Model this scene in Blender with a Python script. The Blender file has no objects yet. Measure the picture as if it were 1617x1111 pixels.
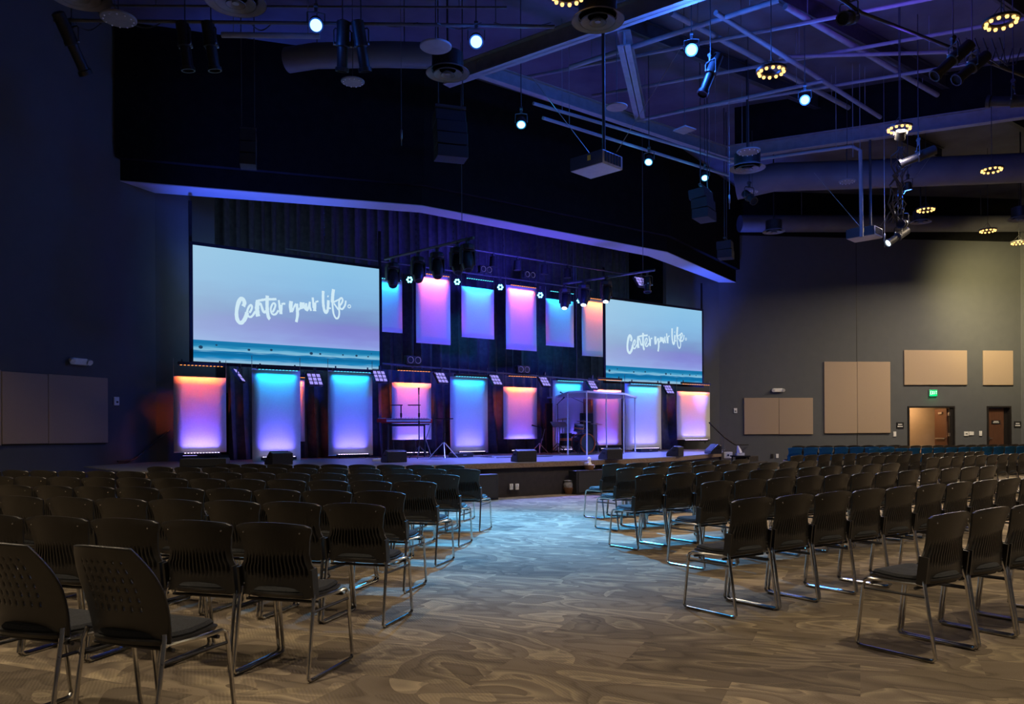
import bpy, math, random
from math import sin, cos, pi, radians as R, atan2, hypot, sqrt
from mathutils import Vector, Matrix, Euler

random.seed(7)
sc = bpy.context.scene
col = sc.collection

# ------------------------------------------------------------------ camera, world, exposure
F, CX, CY, RO, H = 1272.0, 808.5, 684.0, R(-0.33), 1.29      # lens in pixels of the 1617 px frame, eye height
cam = bpy.data.cameras.new('camera'); cam_o = bpy.data.objects.new('camera', cam); col.objects.link(cam_o)
cam.sensor_width = 36.0; cam.lens = 36.0 * F / 1617.0
cam.shift_y = (CY - 555.5) / 1617.0; cam.clip_end = 200; cam.clip_start = 0.05
cam_o.matrix_world = Matrix.Translation((0, 0, H)) @ Matrix.Rotation(pi / 2, 4, 'X') @ Matrix.Rotation(RO, 4, 'Z')
sc.camera = cam_o
world = bpy.data.worlds.new('world'); sc.world = world; world.use_nodes = True
world.node_tree.nodes['Background'].inputs[0].default_value = (0.45, 0.55, 1.0, 1)
world.node_tree.nodes['Background'].inputs[1].default_value = 0.006
sc.view_settings.view_transform = 'Standard'; sc.view_settings.look = 'None'
sc.view_settings.exposure = 0.0; sc.view_settings.gamma = 1.0; sc.view_settings.use_curve_mapping = False
cy_ = sc.cycles
cy_.max_bounces = 6; cy_.diffuse_bounces = 3; cy_.glossy_bounces = 3; cy_.transmission_bounces = 4
cy_.transparent_max_bounces = 12; cy_.sample_clamp_indirect = 4.0; cy_.sample_clamp_direct = 0.0
cy_.caustics_reflective = False; cy_.caustics_refractive = False; cy_.use_denoising = True
cy_.use_light_tree = True

# directions of the hall: U runs along the stage front, N runs upstage
SY = 36.7
U = Vector((cos(R(SY)), sin(R(SY)), 0)); N = Vector((-sin(R(SY)), cos(R(SY)), 0))

def ray(px, py):
    a, b = px - CX, py - CY
    c, s = cos(RO), sin(RO)
    a, b = c * a + s * b, -s * a + c * b
    return Vector((a / F, 1.0, -b / F))
def at(px, py, y): return Vector((0, 0, H)) + ray(px, py) * y
def onz(px, py, z):
    r = ray(px, py); return Vector((0, 0, H)) + r * ((z - H) / r.z)
def onn(px, py, n):
    r = ray(px, py); return Vector((0, 0, H)) + r * (n / (r.dot(N)))
def onwall(px, py, P, yaw):
    r = ray(px, py); nn = Vector((-sin(R(yaw)), cos(R(yaw)), 0)); return Vector((0, 0, H)) + r * (nn.dot(Vector(P)) / nn.dot(r))
def st(u, n, z=0.0): return U * u + N * n + Vector((0, 0, z))
def un(p): return (p.dot(U), p.dot(N), p.z)
def uz(px, py, n):
    p = onn(px, py, n); return p.dot(U), p.z

# ------------------------------------------------------------------ materials
def mat(name, color=(.5, .5, .5), rough=.5, metal=0.0, spec=.5, emit=None, estr=0.0, trans=0.0, alpha=1.0, coat=0.0):
    m = bpy.data.materials.new(name); m.use_nodes = True
    b = m.node_tree.nodes['Principled BSDF']
    b.inputs['Base Color'].default_value = (*color, 1); b.inputs['Roughness'].default_value = rough
    b.inputs['Metallic'].default_value = metal; b.inputs['Specular IOR Level'].default_value = spec
    if coat: b.inputs['Coat Weight'].default_value = coat
    if trans: b.inputs['Transmission Weight'].default_value = trans
    if alpha < 1: b.inputs['Alpha'].default_value = alpha
    if emit:
        b.inputs['Emission Color'].default_value = (*emit, 1); b.inputs['Emission Strength'].default_value = estr
    return m
def nodes(m): return m.node_tree.nodes, m.node_tree.links, m.node_tree.nodes['Principled BSDF']
def noise_tint(m, c1, c2, scale=20, bump=0.0, bscale=None, coords='Object', detail=4, stretch=None):
    n, l, b = nodes(m)
    tc = n.new('ShaderNodeTexCoord'); src = tc.outputs[coords]
    if stretch:
        mp = n.new('ShaderNodeMapping'); mp.inputs['Scale'].default_value = stretch; l.new(src, mp.inputs[0]); src = mp.outputs[0]
    t = n.new('ShaderNodeTexNoise'); t.inputs['Scale'].default_value = scale; t.inputs['Detail'].default_value = detail
    r = n.new('ShaderNodeValToRGB'); r.color_ramp.elements[0].color = (*c1, 1); r.color_ramp.elements[1].color = (*c2, 1)
    r.color_ramp.elements[0].position = .3; r.color_ramp.elements[1].position = .7
    l.new(src, t.inputs['Vector']); l.new(t.outputs[0], r.inputs[0]); l.new(r.outputs[0], b.inputs['Base Color'])
    if bump:
        t2 = n.new('ShaderNodeTexNoise'); t2.inputs['Scale'].default_value = bscale or scale * 4
        bp = n.new('ShaderNodeBump'); bp.inputs['Strength'].default_value = bump; bp.inputs['Distance'].default_value = .01
        l.new(src, t2.inputs['Vector']); l.new(t2.outputs[0], bp.inputs['Height']); l.new(bp.outputs[0], b.inputs['Normal'])
    return m

M = {}
M['wall'] = noise_tint(mat('grey_wall_paint', rough=.75, spec=.25), (.088, .094, .103), (.096, .102, .111), 3, .15, 90)
M['black_wall'] = noise_tint(mat('black_wall_paint', rough=.9, spec=.08), (.006, .006, .007), (.010, .010, .011), 5, .1, 60)
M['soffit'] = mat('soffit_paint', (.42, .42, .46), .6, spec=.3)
M['deck'] = noise_tint(mat('ceiling_insulation', rough=.6, spec=.4), (.055, .055, .068), (.10, .10, .12), 1.2, .9, 3.5, stretch=(1, 1, 1))
M['steel'] = noise_tint(mat('painted_steel', rough=.55, spec=.4), (.19, .19, .21), (.24, .24, .26), 6, .1, 40)
M['dark_steel'] = noise_tint(mat('dark_painted_steel', rough=.5, spec=.4), (.03, .03, .034), (.045, .045, .05), 8, .1, 40)
M['duct'] = noise_tint(mat('duct_paint', rough=.5, spec=.4), (.10, .10, .12), (.13, .13, .15), 2, .15, 20)
M['plastic'] = noise_tint(mat('chair_black_plastic', rough=.36, spec=.7), (.012, .011, .010), (.018, .0165, .015), 18, .12, 260)
M['pad'] = noise_tint(mat('chair_seat_fabric', rough=.9, spec=.2), (.020, .021, .023), (.038, .040, .043), 160, .5, 420)
M['chrome'] = noise_tint(mat('chrome_tube', rough=.16, metal=1), (.55, .54, .52), (.68, .67, .65), 30)
M['stud'] = mat('bright_stud', (.8, .8, .8), .25, 1)
M['foot'] = mat('rubber_foot', (.02, .02, .02), .7)
M['fabric'] = noise_tint(mat('white_panel_fabric', rough=.8, spec=.1), (.78, .78, .80), (.84, .84, .86), 40, .1, 300)
M['beige'] = noise_tint(mat('beige_acoustic_fabric', rough=.95, spec=.1), (.35, .268, .20), (.40, .305, .225), 90, .3, 300)
M['drape'] = noise_tint(mat('black_velour', rough=.75, spec=.3), (.075, .075, .09), (.12, .12, .14), 8, .2, 120)
M['black'] = noise_tint(mat('black_equipment', rough=.45, spec=.4), (.012, .012, .013), (.022, .022, .024), 25, .1, 120)
M['blackm'] = noise_tint(mat('matte_black', rough=.8, spec=.2), (.010, .010, .011), (.018, .018, .020), 25, .1, 120)
M['grille'] = noise_tint(mat('speaker_grille', rough=.7, spec=.3), (.012, .012, .013), (.035, .035, .038), 220, .4, 500)
M['white'] = noise_tint(mat('white_plastic', rough=.4), (.72, .72, .70), (.78, .78, .76), 10)
M['alu'] = noise_tint(mat('aluminium', rough=.35, metal=1), (.5, .5, .52), (.6, .6, .62), 30)
M['pipe'] = noise_tint(mat('black_pipe', rough=.4, spec=.5), (.06, .06, .065), (.09, .09, .095), 12)
M['wire'] = mat('steel_wire', (.35, .34, .32), .4, 1)
M['bronze'] = noise_tint(mat('dark_bronze_frame', rough=.45), (.010, .008, .008), (.018, .015, .014), 20)
M['red'] = noise_tint(mat('red_keyboard_case', rough=.35), (.50, .02, .025), (.6, .03, .03), 20)
M['acrylic'] = mat('clear_acrylic', (.02, .03, .04), .03, spec=.6, alpha=.12)
M['acrylic_edge'] = mat('acrylic_edge', (.75, .8, .9), .2, spec=.6)
M['drum'] = noise_tint(mat('dark_drum_shell', rough=.2, spec=.6, coat=.5), (.015, .03, .035), (.02, .045, .05), 6)
M['orange_band'] = mat('orange_drum_band', (.9, .25, .04), .3)
M['drumhead'] = mat('clear_drum_head', (.10, .16, .2), .15)
M['brass'] = noise_tint(mat('cymbal_brass', rough=.3, metal=1), (.55, .42, .18), (.65, .5, .22), 30)
M['tablet'] = mat('sheet_tray', (.30, .28, .26), .4)
M['basket'] = noise_tint(mat('wicker', rough=.7), (.16, .07, .03), (.30, .14, .06), 60, .8, 60)
M['tissue'] = mat('white_tissue', (.8, .8, .82), .8)
M['bag'] = noise_tint(mat('clear_plastic_bag', rough=.2, spec=.7, alpha=.75), (.30, .29, .28), (.55, .54, .52), 14, .8, 20)
M['paper'] = noise_tint(mat('printed_flyer', rough=.4), (.75, .55, .2), (.35, .65, .55), 30)
M['yellow'] = mat('yellow_sticker', (.85, .55, .03), .5)
M['proj'] = noise_tint(mat('projector_case', rough=.4), (.36, .36, .38), (.42, .42, .44), 10)
M['projd'] = noise_tint(mat('projector_side_panel', rough=.5), (.03, .03, .035), (.045, .045, .05), 30)
M['signw'] = mat('sign_white_text', (.8, .8, .8), .5)
M['brown_door'] = noise_tint(mat('brown_door_wood', rough=.45), (.075, .032, .018), (.115, .05, .027), 3, .1, 30, stretch=(12, 12, 1))
M['hall'] = noise_tint(mat('hallway_paint', rough=.7), (.55, .42, .28), (.60, .46, .31), 4)
M['concrete'] = M['hall']
M['stage_wall'] = noise_tint(mat('stage_front_paint', rough=.6, spec=.3), (.022, .019, .020), (.032, .027, .028), 10, .1, 60)

def emis(name, c, s):
    m = bpy.data.materials.new(name); m.use_nodes = True; n = m.node_tree.nodes; l = m.node_tree.links
    for x in list(n): n.remove(x)
    e = n.new('ShaderNodeEmission'); e.inputs[0].default_value = (*c, 1); e.inputs[1].default_value = s
    o = n.new('ShaderNodeOutputMaterial'); l.new(e.outputs[0], o.inputs[0]); return m
M['e_cyan'] = emis('cyan_led', (.10, .80, 1), 2.2); M['e_amber'] = emis('amber_led', (1, .30, .06), 2.4)
M['e_red'] = emis('red_led', (1, .12, .10), 4)
M['e_violet'] = emis('violet_led', (.75, .6, 1), 5); M['e_blue'] = emis('blue_lamp_lens', (.14, .36, 1), 6)
M['e_cyanlamp'] = emis('cyan_lamp_lens', (.2, .8, 1), 6); M['e_warm'] = emis('warm_bulb', (1, .50, .13), 3.2)
M['e_white'] = emis('white_lamp_lens', (.7, .9, 1), 8); M['e_dim'] = emis('dim_lens', (.35, .3, .9), 1.1)
M['e_text'] = emis('screen_lettering_light', (.66, .86, .97), .95); M['e_swim'] = emis('screen_dark_speck', (.03, .10, .22), .5)
M['e_exit'] = emis('exit_sign_green', (.0, .75, .18), 1.1); M['e_exitw'] = emis('exit_letters', (.75, 1, .85), 1.6)
M['dimbulb'] = mat('unlit_bulb', (.7, .7, .8), .2)

# carpet: rotated tiles, swirling loops, fine ribs
def carpet():
    m = mat('patterned_carpet', rough=.95, spec=.06); n, l, b = nodes(m)
    tc = n.new('ShaderNodeTexCoord'); mp = n.new('ShaderNodeMapping'); mp.inputs['Rotation'].default_value = (0, 0, R(23.3))
    l.new(tc.outputs['Object'], mp.inputs[0])
    def brick(w, h, off):
        br = n.new('ShaderNodeTexBrick'); br.inputs['Scale'].default_value = 1.0
        br.inputs['Brick Width'].default_value = w; br.inputs['Row Height'].default_value = h; br.inputs['Mortar Size'].default_value = 0.0
        br.inputs['Color1'].default_value = (0, 0, 0, 1); br.inputs['Color2'].default_value = (1, 1, 1, 1); br.offset = off
        l.new(mp.outputs[0], br.inputs['Vector']); return br.outputs['Color']
    b1 = brick(1.22, .61, .5)
    def fold(scale, dist, k, jump):
        ad = n.new('ShaderNodeVectorMath'); ad.operation = 'MULTIPLY_ADD'; ad.inputs[1].default_value = (jump, jump * .7, 2.0)
        l.new(b1, ad.inputs[0]); l.new(mp.outputs[0], ad.inputs[2])
        sc_ = n.new('ShaderNodeVectorMath'); sc_.operation = 'MULTIPLY'; sc_.inputs[1].default_value = (1.0, 1.9, 1.0); l.new(ad.outputs[0], sc_.inputs[0])
        no = n.new('ShaderNodeTexNoise'); no.inputs['Scale'].default_value = scale; no.inputs['Detail'].default_value = 1.0; no.inputs['Distortion'].default_value = dist
        l.new(sc_.outputs[0], no.inputs['Vector'])
        mu = n.new('ShaderNodeMath'); mu.operation = 'MULTIPLY'; mu.inputs[1].default_value = k; l.new(no.outputs[0], mu.inputs[0])
        fr = n.new('ShaderNodeMath'); fr.operation = 'FRACT'; l.new(mu.outputs[0], fr.inputs[0]); return fr.outputs[0]
    f1 = fold(.75, 1.2, 4.6, 9.0); f2 = fold(1.7, .9, 3.4, 5.0)
    mxf = n.new('ShaderNodeMix'); mxf.data_type = 'FLOAT'; mxf.inputs[0].default_value = .35; l.new(f1, mxf.inputs[2]); l.new(f2, mxf.inputs[3])
    ramp = n.new('ShaderNodeValToRGB'); e = ramp.color_ramp.elements
    e[0].position = 0.0; e[0].color = (.105, .082, .060, 1); e[1].position = 1.0; e[1].color = (.300, .240, .160, 1)
    for p, c in ((.18, (.150, .120, .088)), (.40, (.170, .138, .104)), (.45, (.120, .096, .072)), (.62, (.185, .150, .110)), (.74, (.280, .228, .155)), (.78, (.195, .158, .115))):
        x = e.new(p); x.color = (*c, 1)
    l.new(mxf.outputs[0], ramp.inputs[0])
    mx = n.new('ShaderNodeMix'); mx.data_type = 'RGBA'; mx.blend_type = 'MULTIPLY'; mx.inputs[0].default_value = 1.0
    tr = n.new('ShaderNodeValToRGB'); tr.color_ramp.elements[0].color = (.55, .55, .56, 1); tr.color_ramp.elements[1].color = (1.15, 1.14, 1.10, 1)
    l.new(b1, tr.inputs[0]); l.new(ramp.outputs[0], mx.inputs[6]); l.new(tr.outputs[0], mx.inputs[7])
    fn = n.new('ShaderNodeTexNoise'); fn.inputs['Scale'].default_value = 170; fn.inputs['Detail'].default_value = 2; l.new(mp.outputs[0], fn.inputs['Vector'])
    wv = n.new('ShaderNodeTexWave'); wv.inputs['Scale'].default_value = 24; wv.inputs['Distortion'].default_value = 2.5; wv.bands_direction = 'DIAGONAL'; l.new(mp.outputs[0], wv.inputs['Vector'])
    gt = n.new('ShaderNodeMath'); gt.operation = 'GREATER_THAN'; gt.inputs[1].default_value = .55; l.new(f2, gt.inputs[0])
    rb = n.new('ShaderNodeMath'); rb.operation = 'MULTIPLY'; l.new(wv.outputs['Fac'], rb.inputs[0]); l.new(gt.outputs[0], rb.inputs[1])
    fr2 = n.new('ShaderNodeMapRange'); fr2.inputs['To Min'].default_value = 1.03; fr2.inputs['To Max'].default_value = .88; l.new(rb.outputs[0], fr2.inputs[0])
    fr3 = n.new('ShaderNodeMapRange'); fr3.inputs['To Min'].default_value = .75; fr3.inputs['To Max'].default_value = 1.25; l.new(fn.outputs[0], fr3.inputs[0])
    mm = n.new('ShaderNodeMath'); mm.operation = 'MULTIPLY'; l.new(fr2.outputs[0], mm.inputs[0]); l.new(fr3.outputs[0], mm.inputs[1])
    m2 = n.new('ShaderNodeMix'); m2.data_type = 'RGBA'; m2.blend_type = 'MULTIPLY'; m2.inputs[0].default_value = 1.0
    l.new(mx.outputs[2], m2.inputs[6]); l.new(mm.outputs[0], m2.inputs[7]); l.new(m2.outputs[2], b.inputs['Base Color'])
    bp = n.new('ShaderNodeBump'); bp.inputs['Strength'].default_value = .5; bp.inputs['Distance'].default_value = .005
    sm = n.new('ShaderNodeMath'); sm.operation = 'ADD'; l.new(fn.outputs[0], sm.inputs[0]); l.new(rb.outputs[0], sm.inputs[1])
    l.new(sm.outputs[0], bp.inputs['Height']); l.new(bp.outputs[0], b.inputs['Normal'])
    return m
M['carpet'] = carpet()
def wood(name, c1, c2, rough):
    m = mat(name, rough=rough, spec=.5); return noise_tint(m, c1, c2, 3, .15, 12, stretch=(1, 14, 14), detail=6)
M['stage_floor'] = noise_tint(mat('stage_floor_boards', rough=.28, spec=.55), (.12, .12, .13), (.20, .20, .21), 1.6, .1, 8, stretch=(1, 5, 1))
M['edge_wood'] = wood('worn_stage_edge_wood', (.12, .075, .045), (.24, .16, .10), .6)

# picture shown by the projection screens
def screen_mat():
    m = bpy.data.materials.new('projected_beach_picture'); m.use_nodes = True; n = m.node_tree.nodes; l = m.node_tree.links
    for x in list(n): n.remove(x)
    tc = n.new('ShaderNodeTexCoord'); sp = n.new('ShaderNodeSeparateXYZ'); l.new(tc.outputs['Generated'], sp.inputs[0])
    # generated: x 0-1 across, z 0-1 up
    def math(op, a, b=None, c=None):
        k = n.new('ShaderNodeMath'); k.operation = op
        for i, v in enumerate((a, b, c)):
            if v is None: continue
            if hasattr(v, 'links') or hasattr(v, 'is_linked'): l.new(v, k.inputs[i])
            else: k.inputs[i].default_value = v
        return k.outputs[0]
    def ramp(src, pts, ease='LINEAR'):
        r = n.new('ShaderNodeValToRGB'); r.color_ramp.interpolation = ease; e = r.color_ramp.elements
        e[0].position, e[0].color = pts[0][0], (*pts[0][1], 1); e[1].position, e[1].color = pts[-1][0], (*pts[-1][1], 1)
        for p, c in pts[1:-1]:
            q = e.new(p); q.color = (*c, 1)
        l.new(src, r.inputs[0]); return r.outputs[0]
    mp = n.new('ShaderNodeMapping'); mp.inputs['Scale'].default_value = (3.2, 1, 9); l.new(tc.outputs['Generated'], mp.inputs[0])
    cl = n.new('ShaderNodeTexNoise'); cl.inputs['Scale'].default_value = 1.3; cl.inputs['Detail'].default_value = 3; l.new(mp.outputs[0], cl.inputs['Vector'])
    zz = math('ADD', sp.outputs['Z'], math('MULTIPLY', math('SUBTRACT', cl.outputs[0], .5), .16))
    sky = ramp(zz, [(0.18, (.36, .52, 1.0)), (.25, (.32, .38, .92)), (.36, (.28, .27, .78)), (.46, (.24, .36, .72)), (.58, (.28, .50, .84)), (.74, (.30, .62, .98)), (1.0, (.34, .70, 1.0))], 'B_SPLINE')
    mx = n.new('ShaderNodeMix'); mx.data_type = 'RGBA'; l.new(ramp(sp.outputs['X'], [(0, (.42, .42, .42)), (.75, (0, 0, 0))]), mx.inputs[0])
    l.new(sky, mx.inputs[6]); mx.inputs[7].default_value = (.56, .80, .98, 1)
    mp2 = n.new('ShaderNodeMapping'); mp2.inputs['Scale'].default_value = (5, 1, 60); l.new(tc.outputs['Generated'], mp2.inputs[0])
    wv = n.new('ShaderNodeTexNoise'); wv.inputs['Scale'].default_value = 1.6; wv.inputs['Detail'].default_value = 6; l.new(mp2.outputs[0], wv.inputs['Vector'])
    z2 = math('ADD', sp.outputs['Z'], math('MULTIPLY', math('SUBTRACT', wv.outputs[0], .5), .055))
    sea = ramp(z2, [(0.0, (.40, .66, .88)), (.022, (.26, .58, .86)), (.04, (.01, .28, .62)), (.075, (.005, .17, .42)), (.095, (.01, .22, .52)), (.105, (.30, .66, .90)), (.125, (.14, .50, .80)),
                    (.135, (.03, .33, .62)), (.16, (.01, .22, .50)), (.19, (.015, .25, .55))])
    fac = math('GREATER_THAN', sp.outputs['Z'], .187)
    m3 = n.new('ShaderNodeMix'); m3.data_type = 'RGBA'; l.new(fac, m3.inputs[0]); l.new(sea, m3.inputs[6]); l.new(mx.outputs[2], m3.inputs[7])
    e = n.new('ShaderNodeEmission'); e.inputs[1].default_value = .80; l.new(m3.outputs[2], e.inputs[0])
    o = n.new('ShaderNodeOutputMaterial'); l.new(e.outputs[0], o.inputs[0]); return m
M['screen'] = screen_mat()

# ------------------------------------------------------------------ mesh helpers
class MB:
    def __init__(s): s.v = []; s.f = []
    def add(s, vs, fs, mtx=None):
        o = len(s.v)
        s.v += [tuple(mtx @ Vector(p)) if mtx else tuple(p) for p in vs]
        s.f += [tuple(i + o for i in f) for f in fs]; return s
    def box(s, c, d, mtx=None, rot=None):
        x, y, z = d[0] / 2, d[1] / 2, d[2] / 2
        vs = [Vector((a * x, b * y, e * z)) for a in (-1, 1) for b in (-1, 1) for e in (-1, 1)]
        if rot: vs = [rot @ p for p in vs]
        vs = [p + Vector(c) for p in vs]
        return s.add(vs, [(0, 1, 3, 2), (4, 6, 7, 5), (0, 4, 5, 1), (2, 3, 7, 6), (0, 2, 6, 4), (1, 5, 7, 3)], mtx)
    def tube(s, pts, r, n=8, mtx=None, cap=True, closed=False):
        pts = [Vector(p) for p in pts]; rr = r if isinstance(r, (list, tuple)) else [r] * len(pts)
        vs = []; fs = []; prev = None; k = len(pts)
        for i, p in enumerate(pts):
            a = pts[(i - 1) % k] if (closed or i > 0) else p; b = pts[(i + 1) % k] if (closed or i < k - 1) else p
            t = (b - a).normalized()
            if prev is None:
                up = Vector((0, 0, 1)) if abs(t.z) < .9 else Vector((1, 0, 0)); x = t.cross(up).normalized()
            else:
                x = (prev - t * prev.dot(t)); x = x.normalized() if x.length > 1e-6 else t.orthogonal().normalized()
            prev = x; y = t.cross(x)
            for j in range(n):
                an = 2 * pi * j / n; vs.append(p + (x * cos(an) + y * sin(an)) * rr[i])
        for i in range(k if closed else k - 1):
            i2 = (i + 1) % k
            for j in range(n):
                j2 = (j + 1) % n; fs.append((i * n + j, i * n + j2, i2 * n + j2, i2 * n + j))
        if cap and not closed: fs += [tuple(range(n - 1, -1, -1)), tuple((k - 1) * n + j for j in range(n))]
        return s.add(vs, fs, mtx)
    def lathe(s, prof, n=24, mtx=None, cap=True):
        vs = []; fs = []
        for r, z in prof:
            for j in range(n):
                a = 2 * pi * j / n; vs.append((r * cos(a), r * sin(a), z))
        for i in range(len(prof) - 1):
            for j in range(n):
                j2 = (j + 1) % n; fs.append((i * n + j, i * n + j2, (i + 1) * n + j2, (i + 1) * n + j))
        if cap:
            fs.append(tuple(range(n - 1, -1, -1))); fs.append(tuple((len(prof) - 1) * n + j for j in range(n)))
        return s.add(vs, fs, mtx)
    def prism(s, pts, h0, h1, mtx=None):        # outline in x,y extruded along z
        k = len(pts); vs = [(x, y, h0) for x, y in pts] + [(x, y, h1) for x, y in pts]
        fs = [tuple(range(k - 1, -1, -1)), tuple(range(k, 2 * k))] + [(i, (i + 1) % k, k + (i + 1) % k, k + i) for i in range(k)]
        return s.add(vs, fs, mtx)
    def grid(s, fn, nu, nv, skip=None):
        vs = [fn(i / nu, j / nv) for j in range(nv + 1) for i in range(nu + 1)]
        fs = [(j * (nu + 1) + i, j * (nu + 1) + i + 1, (j + 1) * (nu + 1) + i + 1, (j + 1) * (nu + 1) + i)
              for j in range(nv) for i in range(nu) if not (skip and skip(i, j))]
        return s.add(vs, fs)
    def mesh(s, name, m, smooth=True):
        me = bpy.data.meshes.new(name); me.from_pydata(s.v, [], s.f); me.validate(); me.update()
        if smooth:
            for p in me.polygons: p.use_smooth = True
            me.set_sharp_from_angle(angle=R(38))
        me.materials.append(M[m] if isinstance(m, str) else m); return me
def RX(a): return Matrix.Rotation(R(a), 4, 'X')
def RYm(a): return Matrix.Rotation(R(a), 4, 'Y')
def RZ(a): return Matrix.Rotation(R(a), 4, 'Z')
def T(*p): return Matrix.Translation(p if len(p) == 3 else p[0])
def tag(o, label=None, cat=None, group=None, kind=None):
    if label: o['label'] = label
    if cat: o['category'] = cat
    if group: o['group'] = group
    if kind: o['kind'] = kind
    return o
def link(name, me, parent=None, mw=None):
    o = bpy.data.objects.new(name, me); col.objects.link(o)
    if parent is not None: o.parent = parent
    if mw is not None: o.matrix_local = mw
    return o
def obj(name, mb, m, parent=None, mw=None, smooth=True, bevel=0):
    o = link(name, mb.mesh(name, m, smooth), parent, mw)
    if bevel:
        b = o.modifiers.new('bevel', 'BEVEL'); b.width = bevel; b.segments = 2; b.limit_method = 'ANGLE'
    return o
def thing(name, label, cat, loc=(0, 0, 0), rz=0.0, group=None, mw=None):
    o = bpy.data.objects.new(name, None); col.objects.link(o); o.empty_display_size = .1
    o.matrix_world = mw if mw is not None else (T(Vector(loc)) @ RZ(rz))
    return tag(o, label, cat, group)
def struct(name, mb, m, mw=None, smooth=False):
    return tag(obj(name, mb, m, None, mw, smooth), kind='structure')
def copy_tree(o, parent=None):
    c = o.copy(); col.objects.link(c); c.parent = parent
    for ch in o.children: copy_tree(ch, c)
    return c
def aim(loc, target, up=(0, 0, 1)):             # local -Z looks at target
    d = Vector(target) - Vector(loc)
    return T(Vector(loc)) @ d.to_track_quat('-Z', 'Y').to_matrix().to_4x4()
def area(name, mw, sx, sy, power, color, spread=180, parent=None, shape='RECTANGLE'):
    L = bpy.data.lights.new(name, 'AREA'); L.shape = shape; L.size = sx
    if shape in ('RECTANGLE', 'ELLIPSE'): L.size_y = sy
    L.energy = power; L.color = color; L.spread = R(spread)
    o = bpy.data.objects.new(name, L); col.objects.link(o)
    if parent is not None: o.parent = parent; o.matrix_local = mw
    else: o.matrix_world = mw
    return o
def spot(name, loc, target, power, color, angle=40, blend=.6, size=.08):
    L = bpy.data.lights.new(name, 'SPOT'); L.energy = power; L.color = color; L.spot_size = R(angle); L.spot_blend = blend; L.shadow_soft_size = size
    o = bpy.data.objects.new(name, L); col.objects.link(o); o.matrix_world = aim(loc, target); return o
def point(name, loc, power, color, size=.08):
    L = bpy.data.lights.new(name, 'POINT'); L.energy = power; L.color = color; L.shadow_soft_size = size
    o = bpy.data.objects.new(name, L); col.objects.link(o); o.location = loc; return o
ORD = 'zeroth first second third fourth fifth sixth seventh eighth ninth tenth eleventh twelfth thirteenth fourteenth fifteenth'.split()

# ------------------------------------------------------------------ room shell
LWP = Vector((-8.46, 17.46, 0)); LWY = 66.7
RWP = Vector((8.29, 29.72, 0)); RWY = 6.7
LD = Vector((cos(R(LWY)), sin(R(LWY)), 0)); RD = Vector((cos(R(RWY)), sin(R(RWY)), 0))
CEIL = 10.2; HZ = 6.8
lw_end = onwall(244.5, 306.6, LWP, LWY); lw_end.z = 0
rw_start = onwall(1135, 446.7, RWP, RWY); rw_start.z = 0
rw_end = onwall(1612, 560, RWP, RWY); rw_end.z = 0
FD = Vector((cos(R(-52)), sin(R(-52)), 0)); far_end = rw_end + FD * 22
lw_start = lw_end - LD * 30
def wallbox(a, b, z0, z1, thick=.2, side=1):      # thickness goes to the outside
    d = (b - a); L = d.length; t = d.normalized(); nrm = Vector((-t.y, t.x, 0)) * side
    m = MB(); p = [a, b, b + nrm * thick, a + nrm * thick]
    m.add([(q.x, q.y, z0) for q in p] + [(q.x, q.y, z1) for q in p], [(3, 2, 1, 0), (4, 5, 6, 7), (0, 1, 5, 4), (1, 2, 6, 5), (2, 3, 7, 6), (3, 0, 4, 7)])
    return m
fl = MB(); fl.box((0, 10, -.1), (60, 70, .2)); struct('floor', fl, 'carpet')
ce = MB(); ce.box((0, 10, CEIL + .1), (60, 70, .2)); struct('ceiling', ce, 'deck')
struct('wall_left', wallbox(lw_start, lw_end, 0, CEIL), 'wall')
struct('wall_far_right', wallbox(rw_end, far_end, 0, CEIL), 'wall')
bk = wallbox(lw_start, far_end, 0, CEIL, side=-1); struct('wall_back', bk, 'wall')
# wall with the doors: pieces around two openings
def sw(px, py=640): return (onwall(px, py, RWP, RWY) - rw_start).dot(RD)
def zw(px, py): return onwall(px, py, RWP, RWY).z
d1a, d1b, d2a, d2b = sw(1433), sw(1507), sw(1558), sw(1596); dz = zw(1470, 641)
Lw = (rw_end - rw_start).length; WZ = 8.55
wr = MB()
def wseg(mb, s0, s1, z0, z1, t=.2): mb.box(((s0 + s1) / 2, t / 2, (z0 + z1) / 2), (s1 - s0, t, z1 - z0))
wseg(wr, 0, d1a, 0, WZ); wseg(wr, d1b, d2a, 0, WZ); wseg(wr, d2b, Lw, 0, WZ); wseg(wr, d1a, d1b, dz, WZ); wseg(wr, d2a, d2b, dz, WZ)
WM = T(rw_start) @ RZ(RWY)
struct('wall_right', wr, 'wall', WM)
wu = MB(); wseg(wu, -.0, Lw, WZ, CEIL, .2); struct('wall_right_upper', wu, 'black_wall', WM)
tr = MB(); tr.box((sw(1352, 400), -.003, WZ / 2), (.02, .006, WZ)); struct('trim_1', tr, 'bronze', WM)
# proscenium side walls
pl_end = onn(339, 400, 19.75); pl_end.z = 0
pr_start = onn(1052, 480, 19.75); pr_start.z = 0
struct('wall_proscenium_left', wallbox(lw_end, pl_end, 0, CEIL), 'wall')
struct('wall_proscenium_right', wallbox(pr_start, rw_start, 0, CEIL), 'wall')
struct('wall_stage_left', wallbox(pl_end + N * .2, pl_end + N * 5, 0, CEIL), 'black_wall')
struct('wall_stage_right', wallbox(pr_start + N * 5, pr_start + N * .2, 0, CEIL), 'black_wall')
struct('wall_stage_back', wallbox(pl_end + N * 5, pr_start + N * 5, 0, CEIL), 'black_wall')
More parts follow.
